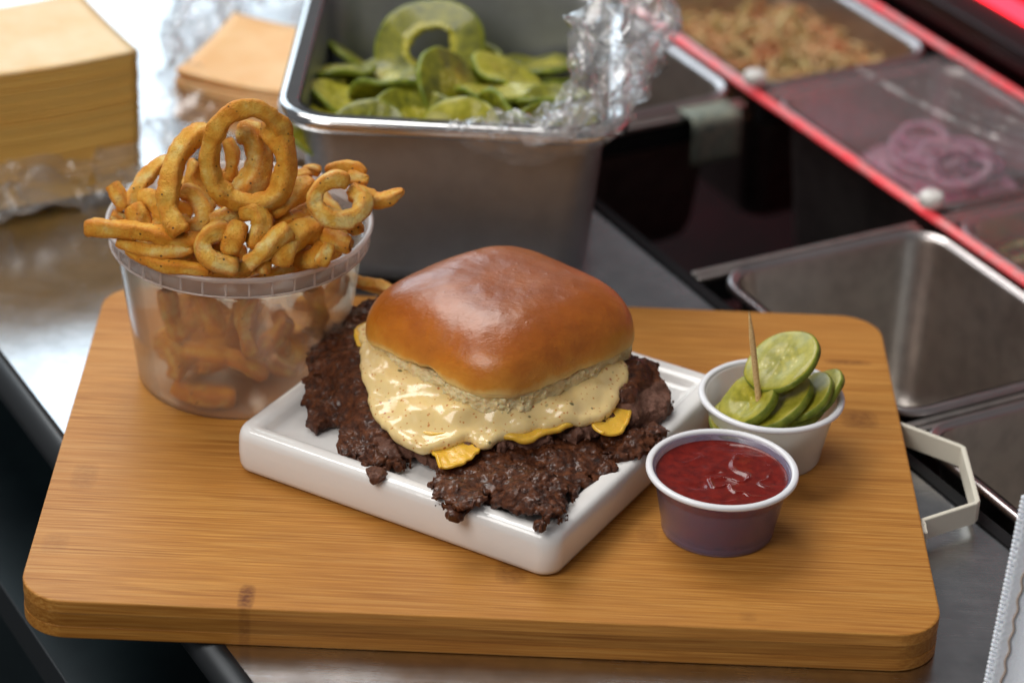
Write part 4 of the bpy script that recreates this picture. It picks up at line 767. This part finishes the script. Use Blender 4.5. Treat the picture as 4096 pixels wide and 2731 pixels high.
# fries packed low in the tub (only a blur through its wall)
rg = np.random.RandomState(21)
for i in range(28):
    a = rg.uniform(0, 2*np.pi); rad = rg.uniform(6, 36); z = 8+ (i/28)*68+rg.uniform(-3, 3); x, y = TC[0]+rad*math.cos(a), TC[1]+rad*math.sin(a)
    R_ = rg.uniform(9, 14); ax = rg.normal(size=3); ax /= np.linalg.norm(ax); e1 = np.cross(ax, [0, 0, 1.01]); e1 /= np.linalg.norm(e1); e2 = np.cross(ax, e1); L_ = rg.uniform(1.5, 5.0)
    pts = [(np.array([x, y, z])+R_*(math.cos(t_)*e1+math.sin(t_)*e2)+ax*t_*2.0).tolist() for t_ in np.linspace(0, L_, 9)]
    fry('golden curly fry packed in the tub, only a blur through its cloudy wall', rg.uniform(3.4, 4.4), pts, (.6, .6), 100+i, group='fries packed low in the tub')

for i in range(12):
    a = i*2*np.pi/12; pts = [(TC[0]+rd*math.cos(a+t_), TC[1]+rd*math.sin(a+t_), zz_) for rd, t_, zz_ in ((38, -.35, 62), (43, -.1, 68), (42, .2, 74), (34, .45, 79))]
    fry('golden curly fry standing along the inner wall of the tub just under the heap', 3.8, pts, (.6, .6), 200+i, group='fries along the inner wall')
# ================================================================== SAUCE CUPS
def portion_cup(c, label, wall, H=29.0, R=31.0, B=23.2):
    e = empty('portion_cup', label, 'sauce cup', c)
    o = [(.01, 1.0), (B-3, 1.0), (B-1.2, .1), (B-.3, .3), (B, 1.0), (B+.6, 6.5), (B+.9, 7.0), (R-3.2, H-2.4), (R-2.4, H-1.2)]; i_ = [(x-.7, z+.7) for x, z in o][::-1]; i_[-1] = (.01, 1.8); i_[0] = (R-3.0, H-1.0)
    V, F = lathe(o+i_, 112); mesh('cup_wall', V, F, wall, e)
    r = [(R-2.9, H-1.3), (R-2.2, H-2.0), (R-.5, H-2.1), (R+.1, H-1.5), (R+.1, H-.5), (R-.5, H), (R-1.8, H+.15), (R-2.6, H-.2)]
    V, F = lathe(r[::-1], 112); mesh('cup_rim', V, grid_faces(112, len(r), True, True), M['cup_rim'], e); return e
KC = (94.6, -52.2); PCU = (118.2, 9.8)
portion_cup((KC[0], KC[1], .02), 'white plastic cup filled with red ketchup beside the front of the plate', M['cup'])
portion_cup((PCU[0], PCU[1], .02), 'white plastic cup holding pickle slices and a toothpick', M['cup_white'])
# ketchup
nr, nt = 70, 160; zt = 25.2; RK = 22.3+.7+(31-3.2-23.5)*(zt-7)/(29-2.4-7); rr = np.linspace(0.0, 1, nr); th = np.linspace(0, 2*np.pi, nt, endpoint=False); T_, R_ = np.meshgrid(th, rr, indexing='ij')
RKt = 26.9; X = R_*RKt*np.cos(T_); Y = R_*RKt*np.sin(T_)
warp = fbm(X, Y, 0, 9, 2, 61)*6
hgt = 1.1*(ridged(X+warp, (Y-warp)*2.0, 0, 13, 1, 63))**3*np.exp(-((X-4)**2+(Y+1)**2)/(2*13**2))+.9*fbm(X, Y, 0, 14, 2, 65)
Z = zt-.6+hgt*(1-R_**6)+1.0*R_**10
lower = [(26.7, zt-2.0), (25.6, 20), (24.1, 13), (22.6, 7), (21.6, 2.6), (.01, 2.4)]
V = [np.stack([X, Y, Z], -1)]
for r_, z_ in lower: V.append(np.stack([r_*np.cos(th), r_*np.sin(th), np.full(nt, z_)], -1)[:, None, :])
V = np.concatenate(V, 1); nv = V.shape[1]; o = mesh('ketchup', V.reshape(-1, 3), grid_faces(nt, nv, True, False)[:, ::-1], M['ketchup'], loc=(KC[0], KC[1], 0)); tag(o, 'glossy dark red ketchup filling the front cup', 'ketchup')
# pickles
def pickle(c, n_, R, th_, label, seed, group=None, mats=('pickle', 'pickle_core', 'pickle_skin'), warp=1.0, hole=0.0, oval=.93, name='pickle_slice'):
    n_ = Vector(n_).normalized(); q = Vector((0, 0, 1)).rotation_difference(n_); k = 56
    a = np.linspace(0, 2*np.pi, k, endpoint=False); rim = R*(1+.025*np.cos(a*2+seed)+.02*fbm(np.cos(a)*2, np.sin(a)*2, seed, 1, 2, seed))
    prof = [(max(hole, .02), th_*.40), (.40, th_*.38), (.50, th_*.46), (.60, th_*.5), (.90, th_*.5), (.97, th_*.44), (1.0, th_*.3), (1.005, 0), (1.0, -th_*.3), (.97, -th_*.44), (.90, -th_*.5), (.55, -th_*.5), (max(hole, .02), -th_*.42)]
    V = []
    for r_, z_ in prof:
        if hole > 0 and r_ == prof[0][0]: r_ = r_*(1+.45*fbm(np.cos(a)*1.6, np.sin(a)*1.6, seed, 1, 3, seed+2)); 
        x = np.cos(a)*rim*r_; y = np.sin(a)*rim*r_*oval; V.append(np.stack([x, y, z_+warp*fbm(x, y, 0, R*1.1, 2, seed+3)*1.6+ (0.25*fbm(x, y, z_, 2.5, 2, seed+9) if np.max(r_) < .6 else 0)], -1))
    V = np.stack(V, 1); F = grid_faces(k, len(prof), True, hole > 0); nf = len(prof) if hole > 0 else len(prof)-1
    mi = np.tile([1, 1, 0, 0, 0, 2, 2, 2, 2, 0, 0, 1] + ([1] if hole > 0 else []), k)[:len(F)]
    o = mesh(name, V.reshape(-1, 3), F[:, ::-1] if False else F, [M[m_] for m_ in mats], loc=c, matidx=mi); o.rotation_mode = 'QUATERNION'; o.rotation_quaternion = q
    return tag(o, label, 'pickle slice', group)
G = 'pickle slices in the small cup'
pickle((121.8, 12, 43.0), (-.50, -.25, .83), 17.6, 3.6, 'largest pale pickle slice perched on top above the cup rim', 3, G, warp=.8)
pickle((120.8, 4.0, 27.8), (-.56, -.10, .80), 16.2, 4.2, 'middle pickle slice leaning in the cup in front of the darker ones', 5, G, warp=.6)
pickle((131.0, 8.0, 27.6), (-.58, -.02, .80), 16.0, 3.6, 'dark edged pickle slice second from the right in the cup', 8, G)
pickle((136.2, 12.5, 26.4), (-.62, .05, .78), 16.0, 3.4, 'rightmost pickle slice against the cup rim', 11, G)
pickle((109.0, 3.0, 28.0), (-.62, -.30, .72), 14.0, 5.2, 'pickle slice pierced by the toothpick', 14, G, warp=1.4)
pickle((117.6, 5.5, 25.2), (-.20, -.10, .95), 15.5, 3.5, 'glossy green skinned slice lying under the pierced one', 17, G, warp=2.2)
pickle((110, 2.0, 20.5), (-.15, -.2, .95), 17.5, 3.5, 'pickle slice at the front left bottom of the cup', 19, G)
pickle((125, 10, 19.5), (-.3, .1, .95), 17.0, 3.5, 'lowest pickle slice mostly hidden under the others in the cup', 23, G)
P0, P1 = np.array([104.8, 3.0, 71.8]), np.array([112.4, -1.0, 29.0])
u = np.linspace(0, 1, 24); C = P0+(P1-P0)*u[:, None]; rad = np.interp(u, [0, .04, .28, 1], [.12, .40, 1.25, 1.35]); V, F = sweep(C, rad, 10); c = C.mean(0)
tag(mesh('toothpick', V-c, F, M['wood_pick'], loc=c), 'pale wooden toothpick standing in a pickle slice', 'toothpick')

# ================================================================== PAN OF PICKLES
pan = empty('pickle_pan', 'deep stainless steel pan of pickle slices behind the fries and bun', 'steel pan')
PZ = 76.0; PX0, PX1, PY0, PY1 = -104.5, 55.5, 160.5, 336
pan_shell('pan', PX1-PX0-14, PY1-PY0-14, PZ-ZC-.6, 7, 18, pan, M['steel_pan'], 9.0, PZ, M['steel_rim'], -.014, ((PX0+PX1)/2, (PY0+PY1)/2), 4.2)
rg = np.random.RandomState(5); G = 'pickle slices heaped in the steel pan'
pickle((-41, 282, 64.5), (-.12, -.62, .72), 27.5, 4.0, 'big upright pickle slice with a torn hole leaning in the steel pan', 31, G, ('pickle_old', 'pickle_core', 'pickle_skin'), 1.6, .36, .98)
pk = [(-86, 196, 62, 'dark slice against the left wall of the steel pan'), (-66, 187, 64, 'ridged pale slice at the front left corner of the steel pan'), (-44, 196, 66, 'slice lying just right of the front left one in the steel pan'), (-22, 190, 65, 'bright yellow green slice at the middle of the pan front'), (0, 200, 66, 'broad smooth slice right of the pan middle'), (20, 192, 63, 'slice tucked under the cling film at the pan front'), (-80, 225, 64, 'slice behind the front left ones in the steel pan'), (-55, 232, 68, 'slice lying at the foot of the big upright slice'), (-28, 228, 70, 'thin edge on slice with brown skin in the steel pan'), (-6, 232, 69, 'large flat slice right of the brown edged one'), (18, 232, 67, 'pale slice near the right wall of the steel pan'), (-88, 262, 62, 'dark olive slice left of the big upright slice'), (0, 262, 64, 'small bright slice right of the big upright slice'), (24, 215, 66, 'slice leaning on the right wall of the steel pan')]
for i, (x, y, z, lab) in enumerate(pk):
    nn = rg.normal(size=3)*.42+np.array([0, -.22, 1])
    if i == 8: nn = np.array([.45, -.2, .35])
    pickle((x, y, z-5), nn, rg.uniform(18, 24), 3.2, lab, 40+i, G, ('pickle_old' if i % 3 else 'pickle', 'pickle_core', 'pickle_skin'), 3.6)
for i in range(26):
    pickle((rg.uniform(-86, 30), rg.uniform(190, 305), rg.uniform(36, 52)), rg.normal(size=3)*.4+np.array([0, 0, 1]), rg.uniform(15, 20), 3.2, 'olive pickle slice lying in the lower layer of the steel pan', 80+i, G+', lower layer', ('pickle_old', 'pickle_core', 'pickle_skin'), 2.0)
o = rrect(PX1-PX0-40, PY1-PY0-40, 15, 8); o = mesh('pickle_brine', np.c_[o, np.full(len(o), 38.0)], [tuple(range(len(o)))], simple('murky_brine', (.07, .09, .01), .1), loc=((PX0+PX1)/2, (PY0+PY1)/2, 0), smooth=False); tag(o, 'murky green brine under the slices in the steel pan', 'brine')

# ================================================================== CLING FILM
def crumple(U_, V_, base, amp, sc_, seed, fine=.22):
    """base (n,m,3) sheet, crushed by folded noise"""
    B = base.copy()
    for k in range(3):
        B[..., k] += amp*1.3*(ridged(base[..., 0], base[..., 1]*.45, base[..., 2]*.6, sc_, 2, seed+10*k)-.2)+amp*fine*fbm(base[..., 0], base[..., 1], base[..., 2], sc_*.3, 3, seed+5+10*k)*2
    return B
def film_mesh(name, sheets, label, mat='film', cat='plastic wrap'):
    parts = []
    for B in sheets: n, m_, _ = B.shape; parts.append((B.reshape(-1, 3), grid_faces(n, m_)))
    Vs = np.concatenate([p[0] for p in parts]); o_ = 0; Fs = []
    for v, f in parts: Fs.append(f+o_); o_ += len(v)
    return tag(mesh(name, Vs, np.concatenate(Fs), M[mat]), label, cat)
def tubefilm(path, rad, n=80, m_=36, amp=6, sc_=12, seed=1, a0=0, a1=2*np.pi, squash=(1, 1, 1)):
    C = spline(np.array(path, float), 60); L = np.r_[0, np.cumsum(np.linalg.norm(np.diff(C, axis=0), axis=1))]; q_ = np.linspace(0, L[-1], n); C = np.stack([np.interp(q_, L, C[:, k]) for k in range(3)], 1); T = np.gradient(C, axis=0); T /= np.linalg.norm(T, axis=1)[:, None]
    nn = np.cross(T, [0.1, .2, 1.0]); nn /= np.linalg.norm(nn, axis=1)[:, None]; bb = np.cross(T, nn); a = np.linspace(a0, a1, m_); rd = np.interp(np.linspace(0, 1, n), np.linspace(0, 1, len(rad)), rad)
    B = C[:, None, :]+rd[:, None, None]*(np.cos(a)[None, :, None]*nn[:, None, :]+np.sin(a)[None, :, None]*bb[:, None, :])
    return crumple(0, 0, B, amp, sc_, seed)
sh = [tubefilm([(-30, 155, 77), (0, 156, 79), (28, 156, 81), (50, 160, 84)], [2, 5, 7, 9], amp=5, sc_=13, seed=3, n=70, m_=20),
      tubefilm([(12, 168, 82), (28, 172, 92), (42, 178, 104), (46, 195, 116), (56, 220, 120)], [6, 15, 18, 17, 13], amp=10, sc_=15, seed=8),
      tubefilm([(40, 170, 84), (52, 180, 90), (60, 205, 102), (58, 250, 112), (54, 300, 118)], [9, 12, 14, 16, 14], amp=10, sc_=18, seed=13)]
uu, vv = np.meshgrid(np.linspace(0, 1, 50), np.linspace(0, 1, 24), indexing='ij'); B = np.stack([-22+72*uu, 152.0+9*vv-3*np.sin(vv*3.1), 78.5-22*vv*np.sin(uu*np.pi*.8+.5)+1.5*np.sin(vv*3)], -1); sh.append(crumple(0, 0, B, 2.2, 22, 23, .3))
film_mesh('cling_film', sh, 'crumpled clear cling film bunched over the right corner of the pickle pan')

# ================================================================== CHEESE STACK
CR = math.atan2(E2[1], E2[0]); cs = empty('cheese_stack', 'tall block of stacked yellow cheese slices at the far left', 'cheese')
cc = np.array([-186.0, 268.0])-E2*44+D2*41; ZB, ZT = -14.0, 57.5; NS = 66; rg = np.random.RandomState(9)
def slice_mesh(name, w_, d_, th_, mat, parent, sag, seed, dome=0.0, n=22):
    xs = np.linspace(-w_/2, w_/2, n); X, Y = np.meshgrid(xs, xs*d_/w_, indexing='ij'); r_ = 3
    cx = np.clip(np.abs(X)-(w_/2-r_), 0, None); cy = np.clip(np.abs(Y)-(d_/2-r_), 0, None)
    Z = sag*(((X/(w_/2))**2)*.6+((Y/(d_/2))**2)*.4)+.08*fbm(X, Y, seed, 20, 2, seed)
    top = np.stack([X, Y, Z+th_/2], -1).reshape(-1, 3); bot = np.stack([X, Y, Z-th_/2], -1).reshape(-1, 3); F = grid_faces(n, n); N = n*n
    per = [i*n for i in range(n)]+[(n-1)*n+j for j in range(1, n)]+[i*n+n-1 for i in range(n-2, -1, -1)]+[j for j in range(n-2, 0, -1)]
    per = np.array(per); nx_ = np.roll(per, -1); S = np.stack([per, nx_, nx_+N, per+N], 1)
    return mesh(name, np.concatenate([top, bot]), np.concatenate([F[:, ::-1][:, ::-1], F[:, ::-1]+N, S[:, ::-1]]), mat, parent)
base = None
for i in range(NS):
    z = ZB+(ZT-ZB)*(i+.5)/NS
    if i in (0, NS-1) or i % 17 == 0: base = slice_mesh('cheese_slice', 88, 82, (ZT-ZB)/NS*.985, M['slice_top' if i == NS-1 else 'slice_cheese'], cs, 2.6, 5+i, n=18)
    else: b2 = base.copy(); COL.objects.link(b2); base = b2
    base.location = Vector((cc[0]+rg.normal()*.25, cc[1]+rg.normal()*.25, z+1.5*(i/NS)))*MM; base.rotation_euler = (0, 0, CR+rg.normal()*.004)
ps = empty('peach_cheese_stack', 'short curled stack of peach coloured cheese slices on film behind the fries', 'cheese')
for i in range(12):
    o = slice_mesh('cheese_slice', 88, 84, 2.2, M['slice_peach'], ps, 5.5, 70+i, n=18); o.location = Vector((-122+rg.normal()*.8, 364+rg.normal()*.8, -12+2.5*i))*MM; o.rotation_euler = (.0, 0, -.27+rg.normal()*.015)
# film round the foot of the cheese block and under the peach stack
sh = [tubefilm([(-310, 188, -6), (-265, 212, -6), (-228, 234, -7), (-196, 252, -9), (-180, 266, -9)], [8, 10, 10, 8, 5], amp=9, sc_=26, seed=31, n=90),
      tubefilm([(-310, 200, 2), (-262, 230, 3), (-220, 252, 2), (-188, 266, 0)], [6, 8, 8, 6], amp=7, sc_=22, seed=37, n=80)]
film_mesh('cling_film', sh, 'shiny clear cling film crumpled round the foot of the tall cheese block')
sh = [tubefilm([(-178, 285, -8), (-172, 330, -2), (-176, 380, 4), (-182, 440, 6), (-170, 500, 8)], [8, 14, 15, 18, 14], amp=13, sc_=34, seed=41, n=90),
      tubefilm([(-168, 300, -8), (-120, 300, -8), (-80, 300, -10)], [6, 9, 7], amp=7, sc_=24, seed=43), tubefilm([(-190, 440, 2), (-130, 450, 8), (-80, 450, 10)], [10, 16, 14], amp=12, sc_=30, seed=47)]
film_mesh('cling_film', sh, 'pale crumpled film wrapping between the cheese block and the peach slices')

# ================================================================== CONTENTS OF THE BACK PANS
rg = np.random.RandomState(3)
parts = []
for i in range(760):
    u_, v_ = rg.uniform(338, 450), rg.uniform(322, 450); b = st(u_, v_); hz = -42+16*math.exp(-(((u_-385)/45)**2+((v_-365)/50)**2)); d = rg.normal(size=3)*[1, 1, .35]; d /= np.linalg.norm(d); L_ = rg.uniform(12, 30)
    C = np.array([b[0], b[1], hz+rg.uniform(-5, 5)])+np.outer(np.linspace(-.5, .5, 5), d*L_)+np.outer(np.array([0, .5, .8, .5, 0]), [0, 0, 6]); parts.append(sweep(C, np.full(5, rg.uniform(.7, 1.2)), 5))
V, F = merge(parts); o = mesh('shredded_cabbage', V, F, M['slaw']); tag(o, 'orange and yellow shredded cabbage heap in the back pan', 'shredded cabbage', kind='stuff')
for i in range(9):
    b = st(rg.uniform(372, 430), rg.uniform(350, 440)); d = np.array([rg.normal()*.5, rg.normal()*.5, 1.2]); d /= np.linalg.norm(d)
    C = np.array([b[0], b[1], -34.])+np.outer(np.linspace(0, 1, 8), d*rg.uniform(16, 34))+np.outer(np.sin(np.linspace(0, 3, 8)), rg.normal(size=3)*3); V, F = sweep(C, np.linspace(3.0, 1.4, 8), 7)
    c = C.mean(0); tag(mesh('cabbage_shred', V-c, F, simple('pale_cabbage', (.60, .46, .20), .45) if i == 0 else bpy.data.materials['pale_cabbage'], loc=c), 'pale cabbage shred sticking up out of the shredded heap', 'cabbage', 'cabbage shreds standing up')
for i in range(26):
    b = st(396+rg.uniform(-12, 12), 212+rg.uniform(-30, 30)); R_ = rg.uniform(7, 20) if i > 5 else 8+i*3.8; nn = Vector((rg.normal()*.18, rg.normal()*.18-.12, 1)).normalized(); q = Vector((0, 0, 1)).rotation_difference(nn)
    if i <= 5: b = st(396, 214)
    th_ = np.linspace(0, 2*np.pi, 40, endpoint=False); pr = [(-2.2, -2), (2.2, -2), (2.0, 2), (-2.0, 2)]
    V = np.stack([np.stack([(R_+a)*np.cos(th_), (R_+a)*np.sin(th_)*.93, np.full(40, z_)+.8*np.sin(th_*2+i)], -1) for a, z_ in pr], 1).reshape(-1, 3)
    o = mesh('onion_ring', V, grid_faces(40, 4, True, True), M['onion'] if i % 4 else M['onion_skin'], loc=(b[0], b[1], -36+i*.5)); o.rotation_mode = 'QUATERNION'; o.rotation_quaternion = q
    tag(o, 'purple and white onion ring lying in the onion pan', 'onion ring', 'red onion rings')
V = []; n1_, n2_ = 40, 40; uu, vv = np.meshgrid(np.linspace(0, 1, n1_), np.linspace(0, 1, n2_), indexing='ij'); S1 = 354+84*uu; T1 = 162+106*vv
Zh = -52+24*np.sin(uu*np.pi)**.7*np.sin(vv*np.pi)**.7+3.0*ridged(S1, T1, 0, 9, 2, 9); P = E2[None, None, :]*S1[..., None]+D2[None, None, :]*T1[..., None]
o = mesh('sliced_onion', np.concatenate([P, Zh[..., None]], -1).reshape(-1, 3), grid_faces(n1_, n2_), M['onion']); tag(o, 'mound of finely sliced red onion under the loose rings', 'sliced onion', kind='stuff')
for i in range(18):
    b = st(rg.uniform(345, 445), rg.uniform(-10, 105)); R_ = rg.uniform(8, 14); V, F = lathe([(R_*.5, -2), (R_, -2), (R_, 2), (R_*.5, 2)], 24); F = grid_faces(24, 4, True, True)
    o = mesh('pepper_ring', V, F, M['green'], loc=(b[0], b[1], -30+rg.uniform(-4, 4))); o.rotation_euler = (rg.normal()*.4, rg.normal()*.4, 0); tag(o, 'green pepper ring lying in the pan at the right edge', 'pepper ring', 'green pepper rings')
# stretched film over the onion pan, with taut ridges
uu, vv = np.meshgrid(np.linspace(0, 1, 90), np.linspace(0, 1, 110), indexing='ij'); S1 = 330+128*uu; T1 = 140+152*vv
rid = sum(a_*np.exp(-(((uu-c_)+.25*(vv-.5))/w_)**2) for a_, c_, w_ in ((2.6, .62, .018), (2.0, .72, .02), (1.6, .52, .015), (2.2, .80, .025), (1.0, .44, .012)))
Zf = -8-9*np.sin(uu*np.pi)*np.sin(vv*np.pi)*.6+rid*np.clip(1.2-vv*.5, 0, 1)+.5*fbm(S1, T1, 0, 14, 3, 5)
P = E2[None, None, :]*S1[..., None]+D2[None, None, :]*T1[..., None]; film_mesh('cling_film', [np.concatenate([P, Zf[..., None]], -1)], 'taut cling film stretched over the red onion pan', 'film_flat')
# towel at the right edge
n, m_ = 40, 70; parts = []
cl = empty('white_cloth', 'white ribbed cloth hanging at the right edge of the picture', 'cloth')
u_, v_ = np.meshgrid(np.linspace(0, 1, n), np.linspace(0, 1, m_), indexing='ij')
L0 = np.array([204.5, -118.0, 62.0]); L1 = np.array([193.8, -150.0, -6.0]); Lf = L0[None, None, :]*(1-v_)[..., None]+L1[None, None, :]*v_[..., None]
Lf = Lf+(L1-L0)*0
X = Lf[..., 0]+u_*60+.7*np.sin(v_*150)*(u_ < .06); Y = Lf[..., 1]-14*u_+3*np.sin(u_*9); Z = Lf[..., 2]+u_*14
E_ = np.stack([X, Y, Z], -1); o = mesh('cloth_panel', E_.reshape(-1, 3), grid_faces(n, m_), M['towel'], cl); md = o.modifiers.new('s', 'SOLIDIFY'); md.thickness = .003
for k in range(46):
    v = k/45; c = L0*(1-v)+L1*v; sph = soft('cloth_rib', (c[0]-.2, c[1]-.6, c[2]), 1.5, M['towel'], k, (1.0, 1.2, .62)) if k == 0 else sph.copy()
    if k: COL.objects.link(sph); sph.location = Vector((c[0]-.2, c[1]-.6, c[2]))*MM
    sph.parent = cl
V, F = sweep(np.array([L0+(L1-L0)*v+np.array([4.4+.5*math.sin(v*60), -3.6, 0]) for v in np.linspace(0, 1, 60)]), np.full(60, .5), 6); mesh('seam', V, F, M['towel_seam'], cl)
print('tris', sum(len(o.data.polygons)*2 for o in sc.objects if o.type == 'MESH'))
